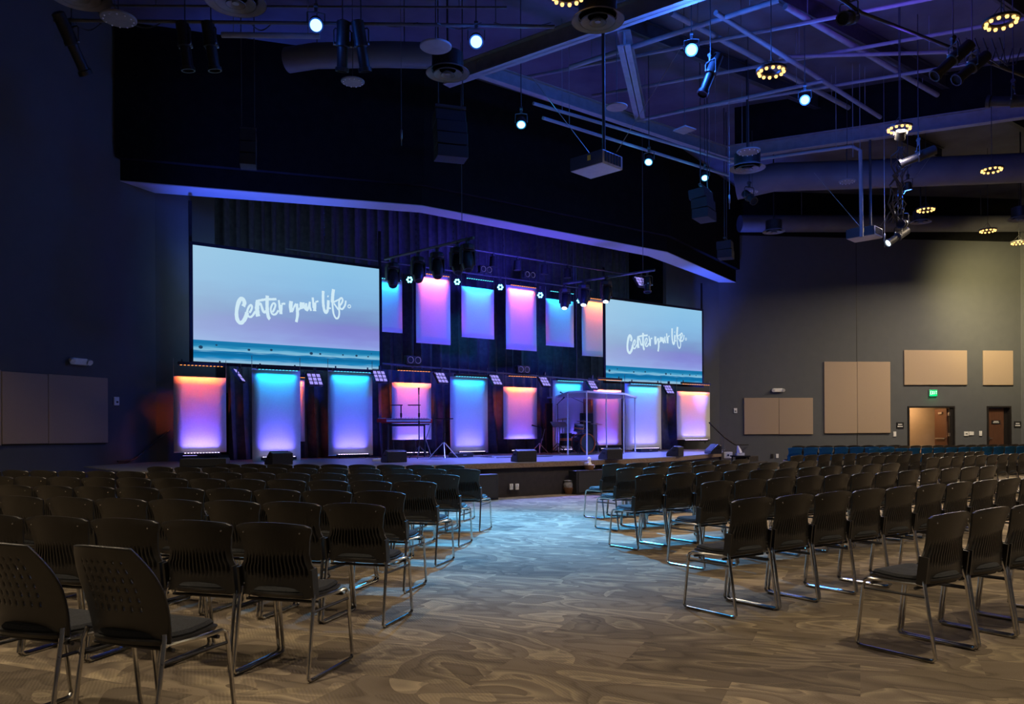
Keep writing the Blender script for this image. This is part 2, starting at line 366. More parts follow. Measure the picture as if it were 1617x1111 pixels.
# header above the stage opening: front polyline and inner polyline
hf = [onwall(189.7, 287, LWP, LWY), onz(666, 325, HZ), onz(1053.6, 398.3, HZ), onwall(1162, 446.7, RWP, RWY)]
hi = [lw_end.copy(), onz(663, 335.5, HZ), onz(1023, 404, HZ), rw_start.copy()]
hf[0] = Vector((-8.46, 17.46, 0)); hf[3] = Vector((8.29, 29.72, 0))
def strip_solid(a, b, z0, z1):
    m = MB(); k = len(a); vs = []
    for z in (z0, z1):
        vs += [(p.x, p.y, z) for p in a] + [(p.x, p.y, z) for p in b]
    fs = []
    for i in range(k - 1):
        fs += [(i, i + 1, k + i + 1, k + i), (2 * k + i, 3 * k + i, 3 * k + i + 1, 2 * k + i + 1), (i, 2 * k + i, 2 * k + i + 1, i + 1), (k + i, k + i + 1, 3 * k + i + 1, 3 * k + i)]
    fs += [(0, k, 3 * k, 2 * k), (k - 1, 3 * k - 1, 4 * k - 1, 2 * k - 1)]
    m.add(vs, fs); return m
struct('wall_header', strip_solid(hf, hi, HZ + .02, CEIL), 'black_wall')
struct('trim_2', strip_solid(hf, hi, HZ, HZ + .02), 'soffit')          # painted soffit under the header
hf2 = [p - N * .14 - (U * .12 if i == 0 else Vector()) + (U * .05 if i == 3 else Vector()) for i, p in enumerate(hf)]
struct('wall_header_upper', strip_solid(hf2, hf, HZ + .47, CEIL), 'black_wall')

# ------------------------------------------------------------------ stage
STZ = .70
ep = [Vector((-6.3, 13.2, 0)), Vector((-2.9, 14.25, 0)), Vector((-.3, 16.15, 0)), Vector((2.1, 17.72, 0)), Vector((4.12, 19.8, 0)), Vector((6.03, 23.2, 0))]
bkp = [lw_end - LD * .3, pl_end + N * .1, pl_end + N * 4.9, pr_start + N * 4.9, pr_start + N * .1, rw_start]
def arc(a, b, c, k=5): return [a.lerp(b, t / k).lerp(b.lerp(c, t / k), t / k) for t in range(k + 1)]
def smooth_edge(p):
    out = [p[0]]
    for i in range(1, len(p) - 1):
        out += arc(p[i].lerp(p[i - 1], .3), p[i], p[i].lerp(p[i + 1], .3))
    return out + [p[-1]]
ef = smooth_edge(ep)
right_back = Vector((7.3, 27.6, 0))
outline = ef + [right_back, pr_start + N * .1 - U * .2, pr_start + N * 4.9, pl_end + N * 4.9, pl_end + N * .1 + U * .2, lw_end - LD * .6 + U * .3, Vector((-8.3, 15.6, 0))]
def inset(pts, d):          # pull the stage front back by d
    o = []
    for i, p in enumerate(pts):
        a = pts[max(i - 1, 0)]; b = pts[min(i + 1, len(pts) - 1)]; t = (b - a).normalized(); o.append(p + Vector((-t.y, t.x, 0)) * d)
    return o
sm = MB(); sm.prism([(p.x, p.y) for p in outline], STZ - .02, STZ); struct('floor_stage', sm, 'stage_floor')
edge = strip_solid(ef, inset(ef, .5), STZ - .11, STZ - .021)
struct('trim_3', edge, 'edge_wood')
fas = strip_solid(inset(ef, .06), inset(ef, .2), 0, STZ - .111); struct('wall_stage_front', fas, 'stage_wall')
sd = strip_solid([ef[-1], right_back], [ef[-1] + Vector((-.2, .1, 0)), right_back + Vector((-.2, 0, 0))], 0, STZ - .021); struct('wall_stage_side', sd, 'stage_wall')

# steps at both ends of the stage
def steps(name, p, d, w, label):
    t = thing(name, label, 'stairs', p, math.degrees(atan2(d.y, d.x)))
    for k in range(3):
        b = MB(); h = (k + 1) * STZ / 4; b.box((k * .30 + .15, 0, h / 2), (.30, w, h)); obj('step', b, 'stage_wall', t, bevel=.01)
steps('stage_steps', Vector((-8.6, 13.6, 0)), Vector((.85, .5, 0)), 1.2, 'black carpeted steps up to the stage beside the beige-panelled wall handrail')
steps('stage_steps', Vector((8.1, 25.2, 0)), Vector((-.7, .5, 0)), 1.2, 'black carpeted steps up to the stage beside the rail near the exit doors wall')

# ------------------------------------------------------------------ drapes
def drape(name, n, u0, u1, z0, z1, label, amp=.10, seed=1, flare=0):
    rnd = random.Random(seed); m = MB(); cols_ = int((u1 - u0) / .035)
    ph = [0]; 
    for i in range(cols_): ph.append(ph[-1] + .40 + .45 * rnd.random())
    def fn(a, b):
        i = min(int(a * cols_ + .5), cols_); u = u0 + (u1 - u0) * a; z = z0 + (z1 - z0) * b
        k = amp * (sin(ph[i]) + .4 * sin(ph[i] * .43 + b * 1.5)) * (1 - .35 * b) + flare * (1 - b) ** 3
        return st(u + .02 * sin(ph[i] * 2 + b * 2), n - k, z)
    m.grid(fn, cols_, 5); o = obj(name, m, 'drape')
    sl = o.modifiers.new('solidify', 'SOLIDIFY'); sl.thickness = .006
    return tag(o, label, 'curtain')
uL = un(pl_end)[0]; uR = un(pr_start)[0]
drape('stage_drape', 21.6, uL - .0, uR + .0, 2.4, 8.6, 'tall black velour drape hanging behind the upper row of hanging panels', seed=3)
drape('stage_drape', 19.35, uL + .15, uR - .1, STZ + .005, 3.02, 'black velour drape behind the lower row of panels, reaching the stage floor', .10, seed=5, flare=.12)

# ------------------------------------------------------------------ projection screens
SW_, SH_ = 4.69, 2.638; SN = 18.95; SZ0 = 2.967
CR1 = (365, 440, 13.89); CR2 = (450, 440, 13.89)
strokes = [  # crop, width, points
 (CR1, 75, [(262, 605), (290, 540), (272, 470), (215, 432), (155, 530), (118, 700), (122, 850), (160, 940), (215, 968), (280, 910), (325, 820), (345, 740)]),
 (CR1, 42, [(335, 770), (365, 660), (405, 590), (440, 580), (455, 630), (430, 700), (395, 745)]),
 (CR1, 42, [(350, 750), (370, 815), (425, 838), (480, 790), (525, 715)]),
 (CR1, 88, [(580, 500), (565, 640), (575, 760), (590, 825)]),
 (CR1, 50, [(540, 495), (650, 470), (790, 450), (900, 450), (990, 445)]),
 (CR1, 50, [(600, 570), (640, 545), (670, 620), (700, 710), (735, 735), (765, 700)]),
 (CR1, 70, [(790, 370), (785, 560), (795, 740), (820, 850), (850, 885)]),
 (CR1, 40, [(905, 735), (945, 660), (968, 580), (940, 535), (900, 560), (868, 650), (878, 740), (925, 785), (985, 765), (1035, 690)]),
 (CR1, 42, [(1040, 468), (1052, 540), (1060, 640), (1078, 770)]),
 (CR1, 62, [(1098, 570), (1090, 680), (1090, 775)]),
 (CR1, 40, [(1100, 555), (1145, 545), (1185, 550)]),
 (CR2, 80, [(132, 490), (122, 620), (140, 735)]),
 (CR2, 38, [(165, 700), (200, 610), (240, 545)]),
 (CR2, 60, [(255, 545), (268, 680), (272, 800), (245, 950)]),
 (CR2, 40, [(280, 690), (320, 655), (345, 600)]),
 (CR2, 75, [(358, 515), (355, 590), (375, 660)]),
 (CR2, 55, [(395, 520), (415, 600), (470, 685)]),
 (CR2, 50, [(462, 535), (462, 620), (480, 690), (520, 610), (545, 505)]),
 (CR2, 42, [(545, 505), (540, 600), (570, 705)]),
 (CR2, 45, [(605, 410), (615, 520), (625, 640)]),
 (CR2, 68, [(650, 520), (648, 620), (648, 710)]),
 (CR2, 36, [(665, 510), (700, 500), (730, 490)]),
 (CR2, 60, [(835, 265), (832, 420), (838, 560), (858, 680), (895, 742), (928, 700), (942, 600), (948, 470)]),
 (CR2, 34, [(945, 600), (970, 645), (1005, 645)]),
 (CR2, 40, [(928, 378), (952, 392)]),
 (CR2, 70, [(1062, 230), (1048, 330), (1040, 430), (1036, 520)]),
 (CR2, 40, [(1036, 520), (1045, 640), (1065, 770), (1110, 860), (1160, 860), (1188, 770), (1182, 640), (1182, 520), (1200, 440)]),
 (CR2, 34, [(1030, 535), (1090, 500), (1190, 450)]),
 (CR2, 34, [(1070, 540), (1120, 610), (1170, 680)]),
 (CR2, 40, [(1195, 450), (1235, 420), (1262, 460), (1248, 520), (1200, 590)]),
 (CR2, 40, [(1188, 560), (1205, 640), (1250, 665), (1300, 610), (1325, 540), (1330, 480)]),
 (CR2, 20, [(1408 + 30 * cos(k * pi / 6), 605 + 33 * sin(k * pi / 6)) for k in range(13)]),
]
def ribbon(mb, pts, wds, y):
    L, Rr = [], []
    for i, p in enumerate(pts):
        a = pts[max(i - 1, 0)]; b = pts[min(i + 1, len(pts) - 1)]
        dx, dz_ = b[0] - a[0], b[1] - a[1]; d = hypot(dx, dz_) or 1; nx, nz = -dz_ / d, dx / d
        L.append((p[0] + nx * wds[i] / 2, y, p[1] + nz * wds[i] / 2)); Rr.append((p[0] - nx * wds[i] / 2, y, p[1] - nz * wds[i] / 2))
    k = len(pts); mb.add(L + Rr, [(i, i + 1, k + i + 1, k + i) for i in range(k - 1)])
def densify(p, k=4):
    out = []
    for i in range(len(p) - 1):
        p0 = p[max(i - 1, 0)]; p1 = p[i]; p2 = p[i + 1]; p3 = p[min(i + 2, len(p) - 1)]
        for j in range(k):
            t = j / k
            out.append(tuple(.5 * (2 * p1[q] + (p2[q] - p0[q]) * t + (2 * p0[q] - 5 * p1[q] + 4 * p2[q] - p3[q]) * t * t + (3 * p1[q] - p0[q] - 3 * p2[q] + p3[q]) * t ** 3) for q in (0, 1)))
    return out + [p[-1]]
su0 = 5.125
tm = MB(); rnd = random.Random(2)
for (ox, oy, k), w, pts in strokes:
    q = [uz(ox + x / k, oy + y / k, SN) for x, y in densify(pts)]
    q = [(a - su0, z - SZ0) for a, z in q]
    ribbon(tm, q, [w / k * .0165 * (.9 + .2 * rnd.random()) for _ in q], -.0085)
text_mesh = tm.mesh('lettering', 'e_text', False)
sp_ = MB()
for fx, fz, r in [(.035, .125, .05), (.11, .15, .025), (.27, .125, .035), (.385, .135, .035), (.60, .125, .045), (.65, .125, .03), (.78, .128, .025), (.86, .128, .035), (.93, .125, .025), (.95, .155, .015)]:
    sp_.add([(fx * SW_ + r * cos(a * pi / 4), -.0085, fz * SH_ + r * .8 * sin(a * pi / 4)) for a in range(8)], [tuple(range(8))])
speck_mesh = sp_.mesh('swimmer', 'e_swim', False)
def proj_screen(u, label):
    t = thing('projection_screen', label, 'projection screen', st(u, SN, SZ0), SY, 'projection screens above the stage')
    m = MB(); m.box((SW_ / 2, 0, SH_ / 2), (SW_, .015, SH_)); nf = len(m.f); m.add(sp_.v, sp_.f); o = obj('picture_surface', m, 'screen', t, smooth=False); o.data.materials.append(M['e_swim'])
    for i, p in enumerate(o.data.polygons): p.material_index = 1 if i >= nf else 0
    f = MB(); b = .075
    for c, d in [((SW_ / 2, .01, -b / 2), (SW_ + 2 * b, .06, b)), ((SW_ / 2, .01, SH_ + b / 2), (SW_ + 2 * b, .06, b)), ((-b / 2, .01, SH_ / 2), (b, .06, SH_)), ((SW_ + b / 2, .01, SH_ / 2), (b, .06, SH_))]: f.box(c, d)
    obj('screen_frame', f, 'blackm', t, bevel=.004)
    link('lettering', text_mesh, t)
    for x in (-.04, SW_ + .04):
        w = MB(); w.box((x, .03, SH_ + .5), (.07, .03, 1.0)); obj('hanger_strap', w, 'blackm', t)
    return t
proj_screen(5.125, 'white projection screen with beach picture above the keyboard end of the stage')
proj_screen(17.888, 'white projection screen with beach picture above the drum shield end of the stage')

# ------------------------------------------------------------------ stage panels with LED bars
CYAN = (.004, .46, 1.0); AMB = (1.0, .14, .02); VIO = (.14, .10, 1.0)
PU, PC, PA = .95, .58, 2.1
def led_bar(u, n, z, w, col_, em, power_, label, tilt=18, lit=True, down=True, spread=95, off=.0, length_k=1.0):
    power = power_ * (PU if not down else PC if em == 'e_cyan' else PA)
    t = thing('led_bar', label, 'led light bar', st(u, n, z), SY)
    m = MB(); m.box((0, 0, 0), (w * .88, .07, .07)); obj('housing', m, 'black', t, bevel=.008)
    s = -1 if down else 1
    ln = MB(); k = 12
    for i in range(k):
        x = (i - (k - 1) / 2) * w * .84 / k; ln.box((x, -.012, s * .038), (w * .030, .045, .008))
    o = obj('lens_strip', ln, em, t)
    b = MB()
    for x in (-w * .36, w * .36): b.box((x, .03, -s * .05), (.03, .02, .09))
    obj('bracket', b, 'dark_steel', t)
    a = area('led_bar_light', T(0, 0, s * .05) @ RX((0 if down else 180)) @ RX(tilt if down else -tilt), w * .8, .03, power, col_, spread, t)
    return t
def panel(x0, x1, yt, yb, n, kind, where, bar_gap, P=8, up=6, tilt=0, floor=True, row='lower'):
    u0, zt = uz(x0, yt, n); u1, zt2 = uz(x1, yt, n); uc = (u0 + u1) / 2; um, zb = uz((x0 + x1) / 2, yb, n); um, zt = uz((x0 + x1) / 2, yt + 1, n)
    w = u1 - u0; h = zt - zb; word = {'c': 'cyan', 'a': 'amber'}[kind]
    t = thing('stage_banner', 'white banner washed %s and violet, %s' % (word, where), 'banner', st(uc, n, zb), SY)
    m = MB()
    m.grid(lambda a, b: ((a - .5) * w, .01 * sin(b * pi) + tilt * (1 - b), b * h), 6, 10)
    o = obj('fabric', m, 'fabric', t); s = o.modifiers.new('solidify', 'SOLIDIFY'); s.thickness = .012
    f = MB()
    for z in (0, h): f.tube([(-w / 2, tilt * (1 - z / h) + .012, z), (w / 2, tilt * (1 - z / h) + .012, z)], .014, 8)
    obj('batten', f, 'white', t)
    for x in (-w / 2, w / 2):
        k = MB(); k.tube([(x, .01, h), (x, .01, h + max(.3, bar_gap + .12))], .006, 6); obj('hanging_wire', k, 'wire', t)
    off = .10
    led_bar(uc, n - off, zt + bar_gap, w, CYAN if kind == 'c' else AMB, 'e_cyan' if kind == 'c' else 'e_amber', P,
            '%s LED bar, panel %s' % (word, where), tilt=12)
    if up:
        zf = STZ + .06
        if floor:
            led_bar(uc, n - .12 - tilt, zf if zb < 1.3 else zb - .1, w * .82, VIO, 'e_violet', up, 'violet uplight bar, foot of panel %s' % where, tilt=9, down=False, spread=75)
        else:
            led_bar(uc, n - .10, zb - .06, w * .82, VIO, 'e_violet', up, 'violet uplight bar under panel %s' % where, tilt=9, down=False, spread=75)
    return t
panel(274, 357, 595, 713, 18.9, 'a', 'beside the corner of the handrail wall', .30, 4.5, 10, floor=False)
panel(398, 474, 583, 729, 17.7, 'c', 'behind the floor wedge under the screen', .03, 9, 8)
panel(452, 481, 599, 696, 19.1, 'a', 'half hidden behind its wider cyan neighbour under the screen', .1, 2, 0)
panel(518, 588, 586, 718, 18.6, 'c', 'between the screen corner and the keyboard', .03, 9, 8)
panel(619, 681, 604, 693, 18.9, 'a', 'behind the red keyboard', .36, 8, 6)
panel(711, 770, 595, 714, 18.6, 'c', 'behind the tripod stand with small table top', .05, 8, 7)
panel(795, 848, 611, 692, 18.9, 'a', 'over the central floor wedge', .36, 8, 6)
panel(873, 921, 601, 710, 18.6, 'c', 'behind the music stand and floor tom', .04, 8, 8)
panel(937, 981, 615, 702, 18.9, 'a', 'behind the bass drum', .36, 8, 8)
panel(987, 1044, 606, 709, 18.1, 'c', 'beside the drum shield under the screen', .04, 9, 9)
panel(1069, 1121, 618, 693, 18.9, 'a', 'beside the corner of the exit-door wall', .30, 7, 9, floor=False)
panel(578, 635, 440, 523, 20.4, 'c', 'upper row, half covered by the screen over the keyboard', .04, 11, 0)
panel(657, 711, 434, 542, 20.4, 'a', 'upper row, over the red keyboard', .04, 7, 0)
panel(729, 780, 454, 533, 20.4, 'c', 'upper row, shortest one at mid stage', .28, 22, 0)
panel(799, 847, 452, 552, 20.4, 'a', 'upper row, over the central wedge', .04, 7, 0)
panel(862, 906, 473, 546, 20.4, 'c', 'upper row, over the music stand', .28, 22, 0)
panel(919, 962, 472, 562, 20.4, 'a', 'upper row, half covered by the screen over the drums', .04, 7, 0)

# pipes across the stage
def pipe(name, pts, r, label, cat='pipe', m='pipe', n=10, hang=True):
    mb = MB(); mb.tube(pts, r, n)
    if hang:
        for t in (.12, .88):
            q = Vector(pts[0]).lerp(Vector(pts[-1]), t)
            if CEIL - q.z > .1: mb.tube([q, (q.x, q.y, CEIL)], .008, 5)
    o = obj(name, mb, m); return tag(o, label, cat)
pipe('lighting_pipe', [onn(604, 574, 18.4), onn(945, 601, 18.4)], .026, 'low black pipe across the stage over the lower panels')
pipe('lighting_pipe', [onn(450, 392, 20.2), onn(935, 457, 20.2)], .026, 'black pipe across the stage over the upper row of panels')
pipe('lighting_pipe', [onn(697, 386, 18.9), onn(985, 432, 18.9)], .026, 'black pipe across the stage carrying the small hooded lamps')
pipe('lighting_pipe', [onz(608, 409, 5.7), onz(748, 375, 5.7)], .035, 'violet-lit pipe carrying moving heads over the keyboard')
pipe('lighting_pipe', [onz(890, 448, 5.7), onz(1034, 426, 5.7)], .035, 'violet-lit pipe carrying moving heads over the drum shield')
for i, (px, y0, y1, n) in enumerate([(512, 328, 372, 18.6), (657, 350, 396, 18.6), (795, 365, 400, 18.9), (903, 385, 432, 19), (716, 350, 378, 17.6)]):
    a = onn(px, y1, n); b = Vector((a.x, a.y, HZ + 1.5))
    ch = MB()
    k = int((b.z - a.z) / .09)
    ch.tube([(0, 0, 0), (0, 0, b.z - a.z)], .006, 5)
    for j in range(k): ch.lathe([(.004, -.03), (.02, -.02), (.02, .02), (.004, .03)], 6, T(0, 0, j * .09 + .03) @ Matrix.Scale(.45, 4, (1, 0, 0) if j % 2 else (0, 1, 0)))
    o = obj('hanging_chain', ch, 'dark_steel', None, T(a)); tag(o, 'dark chain dropping from the stage grid, ' + ORD[i + 1] + ' counted from the keyboard screen', 'chain')

# ------------------------------------------------------------------ lamps
def lerpc(a, b, t): return a + (b - a) * t
def moving_head(loc, target, label, lit=True, s=1.0):
    t = thing('moving_head', label, 'stage light', loc, SY, 'moving head lights on the stage pipes')
    cl = MB(); cl.box((0, 0, -.06), (.06, .06, .12)); cl.tube([(-.04, 0, 0), (.04, 0, 0)], .045, 10); obj('clamp', cl, 'dark_steel', t)
    b = MB(); b.lathe([(.15, -.24), (.17, -.22), (.17, -.14), (.15, -.12)], 8, RZ(22.5)); obj('base', b, 'black', t, bevel=.01)
    y = MB()
    for x in (-.17, .17): y.box((x, 0, -.40), (.035, .12, .34))
    y.box((0, 0, -.245), (.37, .14, .04)); obj('yoke', y, 'black', t, bevel=.01)
    loc_t = (T(Vector(loc)) @ RZ(SY)).inverted() @ Vector(target)
    d = (loc_t - Vector((0, 0, -.48))); h = MB(); mw = T(0, 0, -.48) @ d.to_track_quat('-Z', 'Y').to_matrix().to_4x4()
    h.lathe([(.05, .22), (.12, .19), (.145, .08), (.15, -.02), (.135, -.14), (.105, -.24), (.09, -.26)], 14, mw); obj('head', h, 'black', t)
    l = MB(); l.lathe([(.001, -.262), (.075, -.262)], 16, mw, cap=False); obj('lens', l, 'e_white' if lit else 'blackm', t)
    return t
HT = [(620, 408, 0), (660, 398, 0), (690, 391, 0), (722, 383, 0), (738, 378, 0), (892, 449, 1), (922, 443, 1), (957, 437, 1)]
for i, (px, py, lit) in enumerate(HT):
    p = onz(px, py, 5.68)
    moving_head(p, p + Vector((.4 if i < 5 else -.5, -2.0, -5)), ['moving head lamp at the screen end of the keyboard-side pipe', 'moving head lamp second from the screen on the keyboard-side pipe',
        'moving head lamp at the middle of the keyboard-side pipe, pointing down', 'moving head lamp with wide barn doors near the tip of the keyboard-side pipe', 'moving head lamp at the outer tip of the keyboard-side pipe',
        'lit moving head lamp hanging over the upper cyan panel', 'lit moving head lamp beside the edge of the drum-side screen', 'lit moving head lamp over the corner of the drum-side screen'][i], bool(lit))

def leko(loc, target, label, lit=None, m='black', s=1.0, group='long barrel spotlights on the ceiling pipes'):
    d = Vector(target) - Vector(loc); yaw = math.degrees(atan2(d.y, d.x)) - 90
    t = thing('spotlight', label, 'spotlight', loc, yaw, group)
    c = MB(); c.box((0, 0, -.03), (.05, .05, .14)); c.tube([(-.04, 0, .02), (.04, 0, .02)], .04, 10)
    if loc[2] > 6: c.tube([(0, 0, 0), (0, 0, CEIL - loc[2])], .010, 6)
    obj('clamp', c, 'dark_steel', t)
    y = MB(); y.tube([(-.14, 0, -.34), (-.14, 0, -.12), (-.12, 0, -.09), (.12, 0, -.09), (.14, 0, -.12), (.14, 0, -.34)], .012, 6); obj('yoke', y, 'dark_steel', t)
    lt = (T(Vector(loc)) @ RZ(yaw)).inverted() @ Vector(target); dd = (lt - Vector((0, 0, -.34)))
    mw = T(0, 0, -.34) @ dd.to_track_quat('-Z', 'Y').to_matrix().to_4x4()
    b = MB(); b.lathe([(.05, .34 * s), (.10, .32 * s), (.105, .04 * s), (.115, .02), (.115, -.02), (.085, -.03), (.085, -.30 * s)], 14, mw); obj('barrel', b, m, t)
    r = MB(); r.lathe([(.085, -.30 * s), (.11, -.31 * s), (.11, -.36 * s), (.088, -.36 * s), (.086, -.30 * s)], 14, mw, cap=False); obj('lens_rim', r, m, t)
    k = MB(); k.box((0, .11, -.01), (.03, .05, .02), mw); k.box((.12, 0, -.01), (.06, .02, .02), mw); k.box((-.12, 0, -.01), (.06, .02, .02), mw); obj('shutter_handle', k, 'alu', t)
    l = MB(); l.lathe([(.001, -.33 * s), (.083, -.33 * s)], 14, mw, cap=False); obj('lens', l, lit or 'blackm', t)
    return t
def small_lamp(loc, label, lit):
    t = thing('hooded_lamp', label, 'stage light', loc, SY, 'small hooded lamps on the stage pipe')
    c = MB(); c.box((0, 0, -.04), (.05, .05, .12)); obj('clamp', c, 'dark_steel', t)
    b = MB(); b.lathe([(.05, -.10), (.10, -.12), (.11, -.30), (.12, -.40), (.105, -.40)], 14); obj('barrel', b, 'blackm', t)
    l = MB(); l.lathe([(.001, -.395), (.09, -.395)], 14, cap=False); obj('lens', l, 'e_white' if lit else 'blackm', t)
for i, (px, py) in enumerate([(779, 399), (817, 405), (860, 412), (896, 418)]):
    small_lamp(onn(px, py, 18.9), 'small hooded lamp on the stage pipe, %s counted from the keyboard side' % ORD[i + 1], i != 1)

def par_light(loc, target, label, em='e_blue', r=.10, cells=True, group='round LED lamps'):
    d = Vector(target) - Vector(loc); yaw = math.degrees(atan2(d.y, d.x)) - 90
    t = thing('par_light', label, 'stage light', loc, yaw, group)
    c = MB(); c.box((0, 0, -.02), (.05, .05, .10)); c.tube([(-.03, 0, .02), (.03, 0, .02)], .038, 10)
    if loc[2] > 6: c.tube([(0, 0, 0), (0, 0, CEIL - loc[2])], .010, 6)
    obj('clamp', c, 'dark_steel', t)
    y = MB(); y.tube([(-r - .04, 0, -.26), (-r - .04, 0, -.09), (0, 0, -.07), (r + .04, 0, -.09), (r + .04, 0, -.26)], .011, 6); obj('yoke', y, 'dark_steel', t)
    lt = (T(Vector(loc)) @ RZ(yaw)).inverted() @ Vector(target); dd = (lt - Vector((0, 0, -.26)))
    mw = T(0, 0, -.26) @ dd.to_track_quat('-Z', 'Y').to_matrix().to_4x4()
    b = MB(); b.lathe([(r * .6, .12), (r + .01, .09), (r + .02, -.07), (r + .02, -.09), (r, -.09), (r, -.06)], 18, mw); obj('body', b, 'black', t)
    l = MB()
    if cells:
        for k in range(6):
            a = k * pi / 3; l.lathe([(.001, -.085), (r * .28, -.085)], 10, mw @ T(r * .62 * cos(a), r * .62 * sin(a), 0), cap=False)
    else: l.lathe([(.001, -.085), (r * .97, -.085)], 20, mw, cap=False)
    obj('lens', l, em, t); return t
M['e_ring'] = emis('cyan_ring_lens', (.2, .85, 1), 5)
for i, (px, py) in enumerate([(647, 427), (722, 431), (790, 440), (853, 453), (915, 462)]):
    p = onn(px, py, 20.2); par_light(p, Vector((p.x * .4, 2, 1.5)), 'ring-faced cyan par lamp between upper panels, %s counted from the keyboard screen' % ORD[i + 1], 'e_ring', .105, True, 'ring-faced par lamps between the upper panels')
def blinder(loc, label, up=True):
    t = thing('blinder_light', label, 'stage light', loc, SY, 'twin-lens blinder lamps')
    b = MB(); b.box((0, 0, .14), (.46, .16, .22)); obj('housing', b, 'black', t, bevel=.015)
    c = MB(); c.box((0, 0, .015), (.05, .05, .08)); c.tube([(-.27, 0, .14), (-.27, 0, .02), (.27, 0, .02), (.27, 0, .14)], .012, 6); obj('bracket', c, 'dark_steel', t)
    for x in (-.11, .11):
        l = MB(); l.lathe([(.001, -.03), (.05, -.02), (.085, 0)], 14, T(x, -.082, .14) @ RX(-90) @ Matrix.Scale(-1, 4, (0, 0, 1)), cap=False); obj('lens', l, 'e_dim', t)
for px, py, n, w in [(652, 577, 18.4, 'over the red keyboard on the low pipe'), (825, 591, 18.4, 'over the central panels on the low pipe'), (766, 433, 20.2, 'over the shortest upper cyan panel'), (835, 441, 20.2, 'over the middle upper amber panel')]:
    blinder(onn(px, py, n), 'black blinder lamp with two violet lenses ' + w)
def matrix_light(loc, label, tilt=-35, yaw=0):
    t = thing('matrix_light', label, 'stage light', loc, SY + yaw, 'square nine-cell lamps under the low pipe')
    mw = T(0, 0, -.22) @ RX(tilt)
    b = MB(); b.box((0, .03, 0), (.36, .06, .36), mw); obj('housing', b, 'black', t)
    y = MB(); y.tube([(-.2, 0, -.22), (-.2, 0, -.05), (.2, 0, -.05), (.2, 0, -.22)], .012, 6); y.box((0, 0, -.01), (.05, .06, .12)); obj('yoke', y, 'dark_steel', t)
    l = MB()
    for i in range(3):
        for j in range(3): l.box(((i - 1) * .115, -.004, (j - 1) * .115), (.085, .01, .085), mw)
    obj('lens_grid', l, 'e_dim', t)
for px, py, w, yw in [(378, 577, 'between the two panels nearest the handrail wall', 60), (497, 584, 'under the keyboard-side screen', 0), (600, 580, 'at the corner of the keyboard-side screen', 0), (697, 583, 'between the red keyboard panel and its cyan neighbour', 10),
                  (783, 587, 'next to the central amber panel', 10), (860, 590, 'over the music stand', 10), (935, 595, 'over the bass drum', 10), (1056, 604, 'at the far corner of the drum-side screen', 0)]:
    matrix_light(onn(px, py, 18.4), 'square nine-cell violet lamp ' + w, yaw=yw)
for px, py, k in [(1012, 432, 0), (1022, 430, 1)]:
    p = onz(px, py, 5.70)
    if k: leko(p, p + Vector((0, -.6, -3)), 'short violet-lit spotlight at the tip of the drum-side pipe', None, 'black', .6)
    else: matrix_light(p, 'small flat lamp tilted under the drum-side pipe')

# ------------------------------------------------------------------ ceiling steel, ducts, pipes
def beam(name, a, b, label, w=.22, h=.35, m='steel'):
    a = Vector(a); b = Vector(b); d = b - a; L = d.length; mw = T(a) @ d.to_track_quat('X', 'Z').to_matrix().to_4x4()
    mb = MB(); mb.box((L / 2, 0, .012), (L, w, .024)); mb.box((L / 2, 0, h), (L, w, .024)); mb.box((L / 2, 0, h / 2), (L, .02, h))
    return struct(name, mb, m, mw)
BZ = 8.8
def zl(px, py, z=BZ): return onz(px, py, z)
A0, A1 = zl(705, 136), zl(1150, -18); beam('beam_1', A0, A1 + (A1 - A0) * .6, '')
beam('beam_2', zl(752, 119) , zl(1146, 250), '', .16, .3)
beam('beam_3', zl(985, 72, 9.0), zl(1012, 195, 9.0), '', .26, .3)
D0, D1 = zl(1148, 252), zl(1620, 186); struct('wall_girder', wallbox(D0 + (D1 - D0) * .03, D0 + (D1 - D0) * 1.6, BZ + .36, CEIL), 'black_wall'); beam('beam_4', D0, D1 + (D1 - D0) * .4, '', .2, .35)
# joists under the deck, along U and across
jn = 0
for n0 in [x * 2.6 - 6.0 for x in range(8)]:
    jn += 1
    a = st(2 + max(0, (n0 - 12)) * .8, n0, 9.8); b = st(26, n0, 9.8); beam('beam_%d' % (jn + 10), a, b, '', .14, .35, 'dark_steel')
jn = 0
for k in range(3):
    jn += 1
    p = onz(1150 + k * 130, 60 + 30 * k, 9.5); d = Vector((cos(R(-23.3)), sin(R(-23.3)), 0)); m = MB(); m.tube([p - d * 5, p + d * 9], .04, 8); tag(obj('sprinkler_pipe', m, 'steel'), 'thin ceiling pipe crossing the joists, %s counted outward from the stage header' % ORD[k + 1], 'pipe')
for i, (a, b, r) in enumerate([((842, 163, 8.2), (1162, 257, 8.2), .035), ((857, 186, 8.0), (1150, 277, 8.0), .035), ((900, 106, 9.2), (1230, 0, 9.2), .05), ((1150, 258, 8.2), (1345, 231, 8.2), .04), ((985, 195, 9.0), (1300, 128, 9.0), .04),
                             ((1230, 90, 9.4), (1500, 82, 9.4), .04), ((1240, 10, 9.6), (1480, 150, 9.6), .06), ((1060, 20, 9.6), (1340, 170, 9.6), .06), ((1130, 20, 9.2), (1390, 185, 9.2), .05)]):
    pipe('ceiling_pipe', [onz(*a), onz(*b)], r, ['upper violet-lit pipe along the stage header', 'lower violet-lit pipe holding the three cyan lamps', 'violet conduit crossing above the near projector', 'thin rail ending above the far projector',
        'violet pipe under the insulated ceiling, behind the square sensor', 'dark pipe under the ceiling beside the high blue lamp', 'thick dark pipe near the ceiling insulation, furthest from the stage', 'thick dark pipe over the first warm ring lamp', 'dark pipe passing the first warm ring lamp'][i], 'pipe', 'steel')
